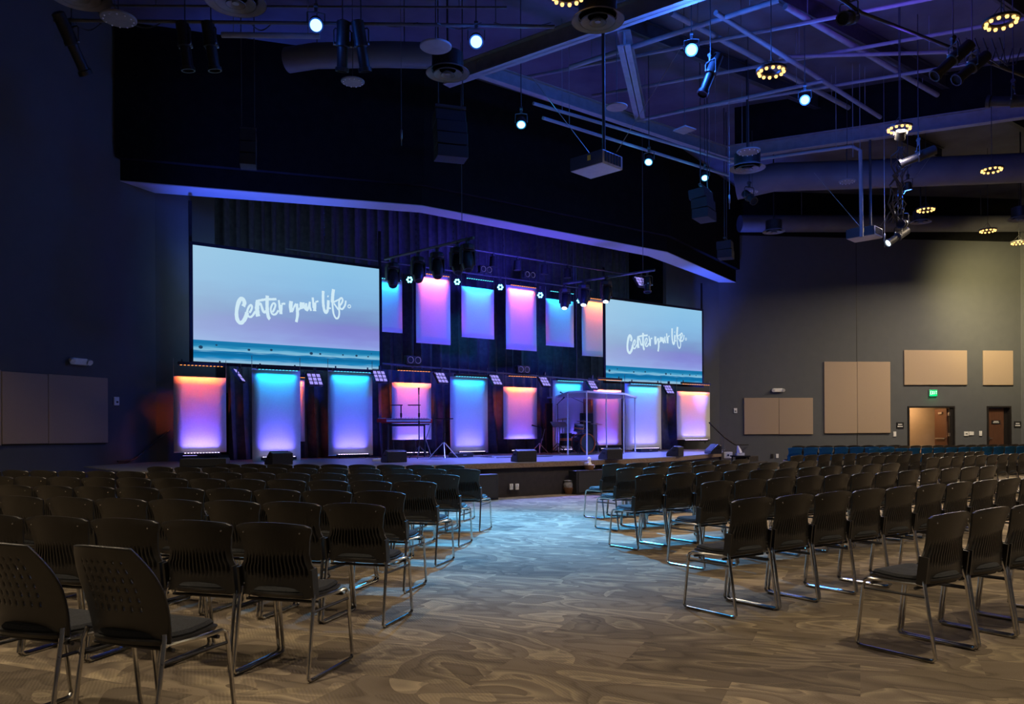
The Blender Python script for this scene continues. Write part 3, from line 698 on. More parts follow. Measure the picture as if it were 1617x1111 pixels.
pipe('ceiling_pipe', [onz(1345, 231, 8.2), onz(1352, 231, 8.2) + Vector((.1, 0, -.1)), onz(1352, 231, 8.2) + Vector((.12, 0, -2.2))], .045, 'vertical pipe dropping to the far projector', 'pipe', 'steel')
def duct(pts, r, label):
    m = MB(); m.tube(pts, r, 20)
    for q in (pts[0].lerp(pts[-1], .2), pts[0].lerp(pts[-1], .8)): m.tube([(q.x, q.y, q.z), (q.x, q.y, CEIL)], .012, 5)
    tag(obj('air_duct', m, 'duct'), label, 'duct')
p0 = onz(1130, 292, 8.6); 
duct([Vector((6.6, 23.6, 8.5)), Vector((7.6, 23.2, 8.62)), Vector((10, 23.0, 8.62)), Vector((22, 21.6, 8.62))], .40, 'big round air duct running past the far projector pole')
duct([onwall(1168, 353, RWP - Vector((0, .9, 0)), RWY), onwall(1640, 353, RWP - Vector((0, .9, 0)), RWY)], .30, 'round air duct along the top of the exit-door wall')
duct([onz(455, 95, 9.0), onz(500, 88, 9.0), onz(610, 86, 9.0), onz(685, 88, 9.0)], .25, 'round air duct above the plain ceiling disk')

# round diffusers
def diffuser(px, py, D, z, label):
    p = onz(px, py, z); t = thing('air_diffuser', label, 'air vent', p, 0, 'round ceiling diffusers')
    for i, (r0, r1, z0) in enumerate([(.50, .36, 0), (.33, .20, -.02), (.16, .06, -.035)]):
        m = MB(); m.lathe([(r0 * D, z0), (r0 * D, z0 + .012), (r1 * D, z0 + .10 * D), (r1 * D - .01, z0 + .10 * D), (r0 * D - .01, z0)], 40, cap=False); obj('cone_ring', m, 'steel', t)
    c = MB(); c.lathe([(.001, -.02), (.055 * D, -.02), (.055 * D, .02), (.001, .02)], 24, cap=False); obj('hub', c, 'steel', t)
    k = MB(); k.lathe([(.36 * D, .05), (.36 * D, .35), (.001, .36)], 32, cap=False); k.tube([(0, 0, .3), (0, 0, CEIL - z)], .02, 6); obj('neck', k, 'black', t)
diffuser(707, 116, .80, 7.9, 'round grey air diffuser beside the end of the long ceiling beam')
diffuser(944, 33, .80, 7.5, 'round grey air diffuser above the near projector')
diffuser(1180, 266, .85, 7.6, 'round grey air diffuser next to the dangling wire by the stage header')
diffuser(1222, 366, .7, 7.6, 'round grey air diffuser below the blue-lit duct end')
diffuser(1454, 351, .6, 7.6, 'round dark air diffuser beside a warm ring lamp over the exit-door wall')
diffuser(372, 4, .9, 7.8, 'round dark air diffuser cut by the frame top over the stage header')
diffuser(125, -6, .9, 7.8, 'round dark air diffuser over the beige-panelled wall')
diffuser(1612, 346, .7, 7.6, 'round dark air diffuser at the frame edge over the exit-door wall')

# ring lamps
bulb_mesh = MB().lathe([(.001, -.03), (.022, -.025), (.03, 0), (.022, .02), (.001, .025)], 10, cap=False).mesh('bulb', 'e_warm')
bulb_off = MB().lathe([(.001, -.016), (.012, -.012), (.016, 0), (.001, .012)], 8, cap=False).mesh('bulb', 'dimbulb')
hm = MB(); hm.lathe([(.16, 0), (.26, 0), (.26, .04), (.16, .04), (.16, 0)], 36, cap=False); ring_mesh = hm.mesh('ring_housing', 'dark_steel')
hm2 = MB(); hm2.lathe([(.001, 0), (.25, 0), (.26, .01), (.26, .03), (.10, .05), (.001, .05)], 36, cap=False); disk_mesh = hm2.mesh('disk_housing', 'steel')
WARM = (1.0, .80, .55)
def ring_lamp(p, lit, label, power=260, plain=False, s=1.0, spread=118):
    t = thing('ring_lamp', label, 'ceiling lamp', p, 20, 'round pendant ring lamps'); t.scale = (s, s, s)
    link('housing', disk_mesh if (plain or not lit) else ring_mesh, t)
    if not plain:
        for k in range(12):
            a = 2 * pi * k / 12; link('bulb', bulb_mesh if lit else bulb_off, t, T(.21 * cos(a), .21 * sin(a), -.012))
    st_ = MB(); st_.tube([(0, 0, .04), (0, 0, CEIL - p.z)], .008, 6)
    if lit:
        for k in range(3): st_.tube([(.21 * cos(k * 2.09), .21 * sin(k * 2.09), .03), (0, 0, .25)], .005, 5)
    obj('hanging_rod', st_, 'dark_steel', t)
    if lit: area('ring_lamp_light', T(0, 0, -.06), .45, .45, power, WARM, spread, t, 'DISK')
    return t
RZ_ = 7.6
for px, py, w, P in [(1218, 113, 'beside the high blue lamp', 150), (1420, 203, 'just above the tilted blue lamps', 160), (1581, 35, 'largest one near the frame corner', 230), (1566, 268, 'over the square beige wall panel', 190),
                     (1462, 331, 'over the wide beige wall panel', 230), (1560, 364, 'small one closest to the exit-door wall', 180), (1609, 383, 'smallest one, cut by the frame edge', 450), (897, -6, 'cut by the frame top above the near projector', 160)]:
    ring_lamp(onz(px, py, RZ_), True, 'warm lit ring lamp of twelve bulbs, ' + w, P, spread=165 if px in (1566, 1462, 1560, 1609) else 112)
for i, (x, y, P) in enumerate([(-3.2, 2.5, 150), (4.5, 3.0, 190), (9.5, 7.0, 220), (-6.5, -2.5, 120), (1.0, -3.5, 110), (9, -2, 120), (15.5, 13.5, 260), (-7.4, 7.5, 280)]):
    ring_lamp(Vector((x, y, RZ_)), True, 'warm lit ring lamp over the rear seating, %s of those outside the view' % ORD[i + 1], P)
for px, py, pl, w in [(557, 130, 0, 'below the two long spotlights near the header'), (688, 75, 1, 'plain violet one beside the long dangling wire'), (974, 170, 1, 'plain pale one beside the near projector pole'),
                      (1182, 240, 0, 'above the round diffuser by the header end'), (1338, 287, 0, 'above the far projector'), (1188, 303, 0, 'smallest one below the round diffuser by the header end'), (187, 31, 0, 'dark one on the pipe near the beige-panelled wall')]:
    ring_lamp(onz(px, py, RZ_), False, 'unlit round disk lamp, ' + w, plain=bool(pl), s=(.8 if px in (974, 557, 1338) else .62 if px == 1188 else 1.0))
spot('ring_lamp_beam', onz(1600, 378, RZ_) - Vector((0, 0, .2)), onwall(1580, 480, RWP, RWY), 2000, (1, .80, .34), 84, 1.0, .9)
# square sensor
p = onz(1081, 205, 7.6); t = thing('ceiling_sensor', 'small square pale sensor plate hanging beside the pale disk lamp', 'sensor', p, SY)
m = MB(); m.box((0, 0, 0), (.34, .34, .03)); obj('plate', m, 'steel', t, bevel=.005); m = MB(); m.tube([(0, 0, .02), (0, 0, CEIL - p.z)], .008, 6); obj('hanging_rod', m, 'dark_steel', t)

# front-of-house pipe at the frame top with lamps
LZ = 7.9
pipe('lighting_pipe', [onz(85, 32, LZ), onz(520, 37, LZ), onz(876, 42, LZ)], .028, 'long black lighting pipe along the frame top in front of the header')
pipe('lighting_pipe', [onz(170, 9, 8.3), onz(800, 12, 8.3)], .02, 'thin conduit above the long lighting pipe at the frame top')
pipe('conduit_rail', [onz(350, 55, 7.75), onz(505, 57, 7.75)], .045, 'violet-lit conduit rail under the lighting pipe beside the blue lamp', m='steel')
leko(onz(113, 34, LZ), Vector((-5.6, 17, 1.5)), 'dark spotlight aimed down along the beige-panelled wall', 'e_dim', s=1.35)
for px, tgt, w in [(292, (-4.6, 13.9, 0), 'hanging straight down, nearer the beige-panelled wall of the pair'), (333, (-4.0, 14.0, 0), 'hanging straight down, nearer the blue lamp of the pair'),
                   (541, (-3.4, 15, 0), 'cyan-rimmed, first to the side of the blue lamp'), (570, (-1.6, 15, 1), 'cyan-rimmed, beside the long dangling wire')]:
    leko(onz(px, 38, LZ), Vector(tgt), 'dark spotlight ' + w, s=1.1)
def blue_lamp(px, py, z, label, P=60, em='e_blue', colr=(.03, .16, 1), r=.095, tgt=None, spotp=0, sc_=None):
    p = onz(px, py, z); tg = Vector(tgt) if tgt else Vector((p.x * .35, p.y * .35, 1.0))
    d = (tg - p).normalized()
    lp = p - Vector((0, 0, 0)) ; root = p + Vector((0, 0, .26)) - d * .085
    par_light(root, tg, label, em, r, False, 'coloured round lamps hung under the ceiling')
    point('lamp_glow', p + d * .12, P, colr, .12)
    if spotp: spot('lamp_beam', p + d * .1, tg, spotp, colr, 42, 1.0)
blue_lamp(499, 40, 7.7, 'blazing blue par lamp on the pipe beside the conduit rail', 12)
blue_lamp(752, 66, 7.6, 'blazing blue par lamp under the tip of the long lighting pipe', 22)
blue_lamp(1092, 79, 8.4, 'blazing blue par lamp beside the angled spotlight under the ceiling beam', 300)
blue_lamp(1271, 158, 8.1, 'small blazing blue par lamp beyond the first warm ring lamp', 140, r=.085)
CY_ = (.05, .42, 1.0)
blue_lamp(823, 197, 7.6, 'blazing cyan par lamp nearest the keyboard screen of three on the header pipe', 25, 'e_cyanlamp', CY_, .08, (-.1, 10.6, 0), 23000)
blue_lamp(1024, 256, 7.6, 'blazing cyan par lamp between the near projector and the header corner', 20, 'e_cyanlamp', CY_, .08, (.5, 12.8, 0), 10000)
blue_lamp(1113, 281, 7.6, 'smallest cyan par lamp at the end of the header pipe', 15, 'e_cyanlamp', CY_, .075, (3.2, 13.6, 0), 8000)
blue_lamp(1421, 219, 7.4, 'tilted blue lamp just under the warm ring lamp', 70, r=.085, tgt=(9.5, 22.5, 1))
blue_lamp(1434, 300, 7.4, 'tilted blue lamp in the cable bundle beside the far projector', 60, r=.085, tgt=(11, 21, 1))
leko(onz(1122, 88, 8.3), onz(1122, 88, 8.3) + Vector((-.8, -.4, -2.2)), 'dark spotlight slanting beside the highest blue lamp', s=1.3)
leko(onz(1450, 222, 7.5), onz(1415, 262, 7.0), 'blue-lit spotlight slanting under the warm ring lamp', None, 'black', s=1.1)
leko(onz(1425, 332, 6.9), onz(1407, 355, 6.2), 'blue-lit spotlight low in the cable bundle', None, 'black', s=.8)
leko(onz(1418, 352, 6.6), onz(1396, 388, 6.0), 'lit spotlight with bright lens at the bottom of the cable bundle', 'e_white', 'dark_steel', s=1.0)
leko(onz(1505, 62, 7.9), onz(1478, 118, 7.3), 'dark spotlight slanting below the largest ring lamp, foremost of three', s=1.2)
leko(onz(1535, 75, 7.9), onz(1508, 128, 7.3), 'dark spotlight slanting below the largest ring lamp, middle of three', s=1.1)
leko(onz(1600, 130, 7.6), onz(1548, 160, 7.4), 'dark long spotlight lying nearly level under the largest ring lamp', s=1.2)
leko(onz(1340, -5, 8.3), onz(1318, 30, 7.6), 'dark spotlight with blue glints hanging into the frame top', s=1.1)
pipe('lighting_pipe', [onz(1300, -20, 8.2), onz(1360, 20, 8.2), onz(1617, 120, 8.2)], .03, 'black lighting pipe under the largest ring lamp', m='dark_steel')
leko(onz(1183, 290, 7.6), onz(1196, 322, 7.0), 'small dark spotlight beside the round diffuser by the header end', s=.7)
# cable bundle
m = MB(); rnd = random.Random(9)
for k in range(9):
    x0 = 1412 + rnd.uniform(-6, 8); pts = [onz(1425 + rnd.uniform(-8, 8), 232, 7.5)]
    for j in range(1, 9): pts.append(onz(x0 + rnd.uniform(-9, 12) + (8 - j) * 1.2, 232 + j * 15, 7.5 - j * .12))
    m.tube(pts, .014, 5)
tag(obj('cable_bundle', m, 'black'), 'tangled bundle of black cables hanging between the tilted blue lamps', 'cables')
m = MB()
for k in range(7):
    x0 = 1500 + k * 13; m.tube([onz(x0, 60, 8.1), onz(x0 + 12, 92 + rnd.uniform(0, 14), 7.8), onz(x0 + 26, 96 + rnd.uniform(0, 10), 7.8), onz(x0 + 34, 76, 8.1)], .012, 5)
tag(obj('cable_bundle', m, 'black'), 'looped black cables under the largest ring lamp', 'cables')
m = MB()
for a, b, s in [(120, 160, 12), (205, 255, 8), (395, 430, 12), (590, 660, 6), (690, 760, 10), (780, 870, 8)]:
    m.tube([onz(a + (b - a) * k / 8, 36 + s * sin(pi * k / 8), LZ) for k in range(9)], .010, 5)
tag(obj('cable_bundle', m, 'black'), 'black cables sagging from the long lighting pipe at the frame top', 'cables')

# dangling wires with turnbuckles
for px, y1, z1, ztop, w in [(634, 230, 7.0, CEIL, 'in front of the header, longest one'), (1152, 330, 6.2, CEIL, 'in front of the header end'), (1397, 390, 5.6, CEIL, 'beside the far projector')]:
    p = onz(px, y1, z1); t = thing('dangling_wire', 'thin steel wire with turnbuckle ' + w, 'wire', p)
    m = MB(); m.tube([(0, 0, .3), (0, 0, ztop - p.z)], .006, 6); obj('cable', m, 'wire', t)
    m = MB(); m.lathe([(.005, 0), (.008, .12), (.022, .14), (.022, .30), (.006, .33)], 8); obj('turnbuckle', m, 'wire', t)

# projectors
def projector(px, py, z, yaw, label, mcase='proj', side='projd'):
    p = onz(px, py, z); t = thing('projector', label, 'projector', p, yaw, 'ceiling projectors')
    m = MB(); m.box((0, 0, .14), (.72, .58, .24)); obj('case', m, mcase, t, bevel=.02)
    m = MB(); m.box((0, -.292, .14), (.71, .012, .225)); obj('connector_panel', m, side, t)
    m = MB(); m.box((.07, -.30, .17), (.07, .006, .09)); obj('warning_sticker', m, 'yellow', t)
    g = MB()
    for k in range(6): g.box((.364, -.21 + k * .082, .15), (.008, .055, .17))
    obj('vent_grille', g, 'blackm', t)
    m = MB(); m.box((.15, .02, .29), (.2, .2, .05)); m.box((-.1, -.05, .28), (.4, .3, .03)); obj('mount_plate', m, 'dark_steel', t)
    m = MB(); m.tube([(.15, .02, .3), (.15, .02, CEIL - p.z)], .03, 10); obj('pole', m, 'dark_steel', t)
    m = MB()
    for sx, sy in ((-1, -.5), (1, .6)): m.tube([(.15 + sx * .2, sy * .2, .3), (.15 + sx * 1.3, sy * .8, 1.9)], .006, 5)
    obj('stay_wire', m, 'wire', t)
    l = MB(); l.lathe([(.001, 0), (.07, 0), (.08, .05), (.06, .06)], 16, T(-.15, .29, .14) @ RX(-90), cap=False); obj('lens', l, 'e_dim', t)
    return t
projector(942, 272, 5.9, -44, 'grey ceiling projector with yellow sticker and pale violet underside, near the header')
projector(1365, 378, 6.26, -44, 'blue-lit ceiling projector hanging in front of the exit-door wall')

# loudspeakers hanging by the header
def line_array(px, py, z, yaw, k, label, w=.6):
    p = onz(px, py, z); t = thing('line_array_speaker', label, 'loudspeaker', p, yaw)
    for i in range(k):
        m = MB(); m.box((0, .02 * i * i, i * .24), (w, .4, .225), None, RX(-i * 3).to_3x3()); obj('cabinet', m, 'grille', t, bevel=.01)
    m = MB(); m.tube([(-w * .4, 0, k * .24), (-w * .4, 0, CEIL - z)], .012, 6); m.tube([(w * .4, 0, k * .24), (w * .4, 0, CEIL - z)], .012, 6); m.box((0, 0, k * .24 - .05), (w, .06, .05)); obj('hanging_bar', m, 'dark_steel', t)
line_array(712, 243, 6.7, SY - 20, 4, 'curved black line array speaker hanging before the middle of the header')
line_array(392, 255, 6.9, 15, 3, 'narrow black loudspeaker hanging before the header near the handrail wall', .32)
line_array(1112, 340, 6.5, SY + 20, 3, 'black line array speaker hanging beside the smallest cyan lamp', .6)
line_array(1146, 402, 6.2, SY + 28, 2, 'small black loudspeaker hanging at the header end', .4)

# ------------------------------------------------------------------ wall fittings
def wall_mw(px, py, side='R', off=0.0):
    P, yaw = (RWP, RWY) if side == 'R' else (LWP, LWY)
    p = onwall(px, py, P, yaw); nrm = Vector((sin(R(yaw)), -cos(R(yaw)), 0))
    return T(p + nrm * off) @ RZ(yaw)
def acoustic(x0, x1, yt, yb, side, label):
    P, yaw = (RWP, RWY) if side == 'R' else (LWP, LWY)
    D = RD if side == 'R' else LD
    a = onwall(x0, (yt + yb) / 2, P, yaw); b = onwall(x1, (yt + yb) / 2, P, yaw); xm = (x0 + x1) / 2
    z1 = onwall(xm, yt, P, yaw).z; z0 = onwall(xm, yb, P, yaw).z; w = (b - a).length - .008
    t = tag(obj('acoustic_panel', MB().box((0, -.03, 0), (w, .055, z1 - z0)), 'beige', None, T(((a + b) / 2).x, ((a + b) / 2).y, (z0 + z1) / 2) @ RZ(yaw), bevel=.012), label, 'acoustic panel', 'beige fabric wall panels')
acoustic(-56, -.5, 582, 704, 'L', 'beige acoustic panel cut by the frame edge')
acoustic(0, 73.5, 588.3, 700.8, 'L', 'beige acoustic panel between the frame edge and the last panel before the stage')
acoustic(73.5, 168, 593.5, 699.8, 'L', 'beige acoustic panel under the emergency light, closest to the stage on the handrail wall')
acoustic(1174, 1229, 628, 685.5, 'R', 'beige acoustic panel of the low pair, the half nearer the stage')
acoustic(1229, 1283, 628, 685.5, 'R', 'beige acoustic panel of the low pair, the half nearer the tall pair')
acoustic(1300.5, 1352.5, 571, 684, 'R', 'tall beige acoustic panel, the half nearer the stage')
acoustic(1352.5, 1405, 571, 683.5, 'R', 'tall beige acoustic panel, the half nearer the doors')
acoustic(1426.5, 1526, 553, 607.7, 'R', 'wide beige acoustic panel above the exit sign and open door')
acoustic(1551, 1598.5, 553.5, 608, 'R', 'square beige acoustic panel above the closed brown door')
def plate(name, px, py, w, h, side, label, cat, m='white', d=.03, extra=None):
    t = thing(name, label, cat, mw=wall_mw(px, py, side)); obj('plate', MB().box((0, -d / 2, 0), (w, d, h)), m, t, bevel=.006)
    if extra: obj(extra[0], MB().box(*extra[1]), extra[2], t)
    return t
plate('thermostat', 183, 633, .13, .18, 'L', 'white thermostat on the wall beside the beige panel', 'thermostat', extra=('display', ((.01, -.033, -.02), (.05, .008, .04)), 'black'))
plate('thermostat', 1161, 648, .13, .18, 'R', 'white thermostat on the wall by the low beige pair', 'thermostat', extra=('display', ((.0, -.033, -.02), (.05, .008, .04)), 'black'))
def emergency(px, py, side, label):
    t = thing('emergency_light', label, 'emergency light', mw=wall_mw(px, py, side)); obj('housing', MB().box((0, -.05, 0), (.36, .1, .14)), 'white', t, bevel=.02)
    for x in (-.2, .2):
        m = MB(); m.lathe([(.03, .05), (.055, 0), (.06, -.05), (.05, -.05)], 14, T(x, -.09, .01) @ RX(-60)); obj('lamp_head', m, 'white', t)
emergency(122, 571, 'L', 'white twin-head emergency light above the beige panels of the handrail wall')
emergency(1227, 616, 'R', 'white twin-head emergency light above the low beige pair')
plate('light_switch', 1412.5, 685, .11, .19, 'R', 'white switch plate between the tall panel and the open door', 'switch', extra=('rocker', ((0, -.033, 0), (.04, .01, .07)), 'signw'))
plate('light_switch', 1548, 684, .11, .19, 'R', 'white switch plate just before the closed brown door', 'switch', extra=('rocker', ((0, -.033, 0), (.04, .01, .07)), 'signw'))
plate('control_panel', 1525.5, 684.5, .18, .17, 'R', 'white control plate with dark slot beside the open door', 'switch', extra=('slot', ((0, -.033, 0), (.08, .01, .03)), 'black'))
plate('control_panel', 1533.5, 684, .19, .14, 'R', 'cream control plate next to the slotted plate', 'switch')
plate('wall_socket', 1219, 719.5, .10, .15, 'R', 'black wall socket low on the exit-door wall', 'socket', 'black')
plate('wall_socket', 1227, 719.5, .10, .15, 'R', 'white wall socket low on the exit-door wall', 'socket')
def glyphs(mb, text, w, h, x0, z0, y, t=.2):
    G = {'E': [(0, 0, 0, 1), (0, 1, 1, 1), (0, .5, .8, .5), (0, 0, 1, 0)], 'X': [(0, 0, 1, 1), (0, 1, 1, 0)], 'I': [(.5, 0, .5, 1)], 'T': [(.5, 0, .5, 1), (0, 1, 1, 1)]}
    for k, ch in enumerate(text):
        for a, b, c, d in G[ch]:
            p = [(x0 + k * w * 1.35 + a * w, z0 + b * h), (x0 + k * w * 1.35 + c * w, z0 + d * h)]; ribbon(mb, p, [h * t] * 2, y)
t = thing('exit_sign', 'green lit EXIT sign above the open doorway', 'exit sign', mw=wall_mw(1472, 620, 'R'))
obj('housing', MB().box((0, -.04, 0), (.34, .07, .26)), 'alu', t, bevel=.008); obj('lit_face', MB().box((0, -.078, 0), (.31, .006, .22)), 'e_exit', t)
m = MB(); glyphs(m, 'EXIT', .052, .12, -.125, -.06, -.083, .17); obj('lettering', m, 'e_exitw', t, smooth=False)
area('exit_sign_light', T(0, -.1, -.05) @ RX(60), .3, .2, 1.2, (.0, 1, .25), 180, t)
def room_sign(px, py, w, h, side, label, off=0, mw=None):
    t = thing('door_sign', label, 'sign', mw=mw or wall_mw(px, py, side)); obj('plate', MB().box((0, -.008, 0), (w, .016, h)), 'black', t)
    m = MB()
    for zz, ws in ((h * .18, .55), (-h * .15, .7)):
        for k in range(5): m.box((-w * ws / 2 + (k + .5) * w * ws / 5, -.018, zz), (w * ws / 6.5, .004, h * .16))
    obj('lettering', m, 'signw', t)
room_sign(1421, 671.5, .30, .24, 'R', 'small black sign with two lines of white text before the open door')
room_sign(1606.5, 670, .30, .24, 'R', 'small black sign with two lines of white text past the closed door')
# door 1: open, hallway behind
def dframe(s0, s1, z):
    m = MB(); b = .06
    m.box(((s0 + s1) / 2, .08, z - b / 2), (s1 - s0, .24, b)); m.box((s0 + b / 2, .08, z / 2 - b / 2), (b, .24, z - b)); m.box((s1 - b / 2, .08, z / 2 - b / 2), (b, .24, z - b)); return m
def door(name, s0, s1, hinge, ang, leafw, mwp):
    t = thing(name, None, None, mw=WM); t['kind'] = 'structure'
    return t
t1 = door('door_1', 0, 0, 0, 0, 0, 0); obj('door_frame', dframe(d1a, d1b, dz), 'bronze', t1)
hw = (d1b - d1a)
hx = d1b - .22
lf = link('door_leaf', MB().box((-.52, 0, (dz - .08) / 2), (1.04, .045, dz - .10)).mesh('door_leaf', 'brown_door', False), t1, T(hx, .12, 0) @ RZ(-102))
obj('closer', MB().box((-.45, -.05, dz - .25), (.32, .05, .07)), 'alu', lf); obj('panic_bar', MB().box((-.5, -.05, 1.0), (.8, .04, .05)), 'alu', lf)
obj('jamb_gap_panel', MB().box((d1b - .12, .1, dz / 2), (.16, .2, dz - .08)), 'bronze', t1)
obj('hinge', MB().box((d1b - .215, -.0, dz - .3), (.06, .05, .12)).box((d1b - .215, -.0, 1.15), (.06, .05, .12)), 'alu', t1)
t2 = door('door_2', 0, 0, 0, 0, 0, 0); obj('door_frame', dframe(d2a, d2b, dz), 'bronze', t2)
w2 = d2b - d2a - .12
lf2 = link('door_leaf', MB().box((w2 * .40, 0, (dz - .08) / 2), (w2 * .80, .045, dz - .10)).mesh('door_leaf', 'brown_door', False), t2, T(d2a + .06, .10, 0))
obj('handle', MB().tube([(.07, -.06, 1.0), (.2, -.06, 1.0)], .012, 8).box((.07, -.03, 1.0), (.05, .05, .12)), 'alu', lf2)
obj('jamb_gap_panel', MB().box((d2b - .06 - w2 * .09, .14, dz / 2), (w2 * .19, .05, dz - .08)), 'bronze', t2)  # dark panel stands in for the shaded gap beside the leaf
room_sign(0, 0, .36, .14, 'R', 'small black nameplate with white text on the closed brown door', mw=WM @ T(d2a + .06 + w2 * .42, .075, 1.62))
hc = MB(); hc.box(((d1a + d1b) / 2 + .2, 1.9, 1.5), (5, .1, 3)); hc.box((d1a - .6, 1.0, 1.5), (.1, 1.7, 3)); hc.box(((d1a + d1b) / 2, 1.1, 2.9), (4, 1.7, .1)); struct('wall_hallway', hc, 'hall', WM)
obj_h = thing('hallway_light', 'ceiling lamp of the hallway behind the open door', 'ceiling lamp', mw=WM @ T((d1a + d1b) / 2, 1.1, 2.8)); obj('diffuser', MB().box((0, 0, 0), (.6, .3, .04)), emis('hall_lamp', (1, .8, .55), 3), obj_h)
area('hallway_lamp_light', T(0, 0, -.05), .6, .3, 42, (1, .62, .32), 180, obj_h)
m = thing('card_reader', 'small dark keypad on the hallway wall seen through the open door', 'keypad', mw=WM @ T(sw(1455, 683), 1.84, zw(1455, 684))); obj('plate', MB().box((0, 0, 0), (.11, .03, .13)), 'black', m)

# handrails
def rail(name, pts, label, posts):
    t = thing(name, label, 'handrail', pts[0]); q = [p - pts[0] for p in pts]
    m = MB(); m.tube(q, .022, 10); obj('rail', m, 'black', t)
    for a, b in posts:
        m = MB(); m.tube([a - pts[0], b - pts[0]], .012, 8); m.lathe([(.03, 0), (.03, .01)], 10, T(b - pts[0])); obj('bracket', m, 'black', t)
ln = Vector((sin(R(LWY)), -cos(R(LWY)), 0)) * .09
Lp = [onwall(181, 728, LWP, LWY) + ln, onwall(204, 726, LWP, LWY) + ln, onwall(209, 724, LWP, LWY) + ln, onwall(271, 672, LWP, LWY) + ln]
rail('handrail', Lp, 'black handrail sloping up the wall towards the stage beside the beige panels', [(Lp[0] + Vector((.3, .5, 0)) * .5, onwall(190, 735, LWP, LWY)), (Lp[3] - (Lp[3] - Lp[2]) * .2, onwall(260, 690, LWP, LWY))])
rn = Vector((sin(R(RWY)), -cos(R(RWY)), 0)) * .09
Rp = [Vector((6.25, 24.0, 1.72)), Vector((7.0, 24.6, 1.30))]
Rp = [at(1120, 667, 25), at(1142, 689, 26), at(1161, 702, 28), onwall(1180, 702, RWP, RWY) + rn]
rail('handrail', Rp, 'black handrail sloping down from the stage beside the low beige pair', [(Rp[1], onz(1142, 712, STZ))])

# ------------------------------------------------------------------ gear on the stage
def wedge(px, py, yaw, label, w=.46, z=STZ):
    p = onz(px, py, z); t = thing('floor_monitor', label, 'floor monitor', p, yaw, 'black wedge monitors on the stage')
    out = [(-.20, 0), (.20, 0), (.20, .10), (-.05, .34), (-.20, .30)]
    out = [(a * .78, b * .76) for a, b in out]; m = MB(); m.prism(out, -w / 2, w / 2, Matrix(((0, 0, 1, 0), (-1, 0, 0, 0), (0, 1, 0, 0), (0, 0, 0, 1)))); obj('cabinet', m, 'black', t, bevel=.012)
    g = MB(); g.box((0, .085 - .20 + .0, .225), (w * .9, .005, .30), None, None)
    # grille lies on the sloped face
    g = MB(); g.prism([(a * .78, b * .76) for a, b in ((-.035, .345), (.19, .118), (.195, .125), (-.03, .352))], -w * .44, w * .44, Matrix(((0, 0, 1, 0), (-1, 0, 0, 0), (0, 1, 0, 0), (0, 0, 0, 1)))); obj('grille', g, 'grille', t)
    h = MB()
    for s in (-1, 1): h.box((s * (w / 2 + .002), .04, .15), (.01, .10, .03))
    obj('handle', h, 'blackm', t)
    return t
# wedges face upstage: their low front edge points to the singers
wedge(440, 733, SY + 180 + 10, 'black wedge monitor in front of the second panel from the handrail wall')
wedge(622, 729.5, SY + 180, 'black wedge monitor in front of the red keyboard')
wedge(827, 728.5, SY + 170, 'black wedge monitor at the stage edge near the singer mic stand')
wedge(964, 725, SY + 178, 'black wedge monitor at the stage edge before the bass drum')
wedge(1066, 720, SY + 205, 'black wedge monitor turned sideways beside the drum shield')
wedge(1126, 716, SY + 240, 'black wedge monitor at the stage end by the stage stair rail', .5)
# orange lit low box at the left corner
p = onz(324, 738, STZ); t = thing('low_speaker', 'long low black speaker with orange-lit edges beneath the corner panel', 'loudspeaker', p, 8)
obj('cabinet', MB().box((0, 0, .09), (.80, .35, .16)), 'black', t, bevel=.01); obj('grille', MB().box((0, -.18, .09), (.72, .01, .11)), 'grille', t)
for px, py, w_, lab in [(1022, 713.5, .75, 'long low black speaker at the foot of the panel beside the drum shield'), (728, 722, .6, 'low dark box at the foot of the cyan panel by the tripod')]:
    t = thing('low_speaker', lab, 'loudspeaker', onz(px, py, STZ), SY); obj('cabinet', MB().box((0, 0, .06), (w_, .2, .11)), 'black', t, bevel=.008)
    obj('badge', MB().box((.05, -.103, .06), (.10, .006, .02)), 'alu', t)

def tripod(t, h, m='alu', r=.30, hub=.45, name='leg'):
    for k in range(3):
        a = k * 2 * pi / 3 + .5; l = MB(); l.tube([(0, 0, hub), (r * cos(a), r * sin(a), .015)], .011, 6); obj(name, l, m, t)
# keyboard on stand
kb = onz(642, 722, STZ); t = thing('keyboard_stand', 'black table-style stand under the red keyboard', 'keyboard stand', kb, 8)
for x in (-.45, .45):
    l = MB(); l.tube([(x, -.16, .02), (x, -.16, .84)], .018, 8); obj('leg', l, 'black', t)
    l = MB(); l.tube([(x, .16, .02), (x, .16, .84)], .018, 8); obj('leg', l, 'black', t)
m = MB(); m.box((0, 0, .83), (1.15, .36, .03)); m.tube([(-.45, -.16, .8), (.45, -.16, .8)], .014, 8); obj('top_frame', m, 'black', t)
l = MB(); l.tube([(.62, -.1, .84), (.48, -.1, .45), (.62, -.1, .02)], .012, 8); obj('brace', l, 'alu', t)
t = thing('keyboard', 'long red stage keyboard on the black stand', 'keyboard', kb + Vector((0, 0, .86)), 8)
obj('case', MB().box((0, 0, .055), (1.28, .34, .10)), 'red', t, bevel=.01)
m = MB(); m.box((.0, -.11, .115), (1.15, .14, .012)); obj('white_key_bed', m, 'white', t)
m = MB()
for k in range(52):
    if k % 7 not in (2, 6): m.box((-.56 + k * 1.13 / 52, -.07, .126), (.010, .085, .012))
obj('black_key', m, 'blackm', t)
obj('control_strip', MB().box((0, -.174, .06), (1.2, .01, .05)), 'white', t)
t = thing('sound_module', 'small pink-lit box at the end of the red keyboard', 'sound module', kb + Vector((-.58, -.25, .88)), 8); obj('case', MB().box((0, 0, .05), (.24, .2, .09)), 'red', t, bevel=.008)
m = MB()
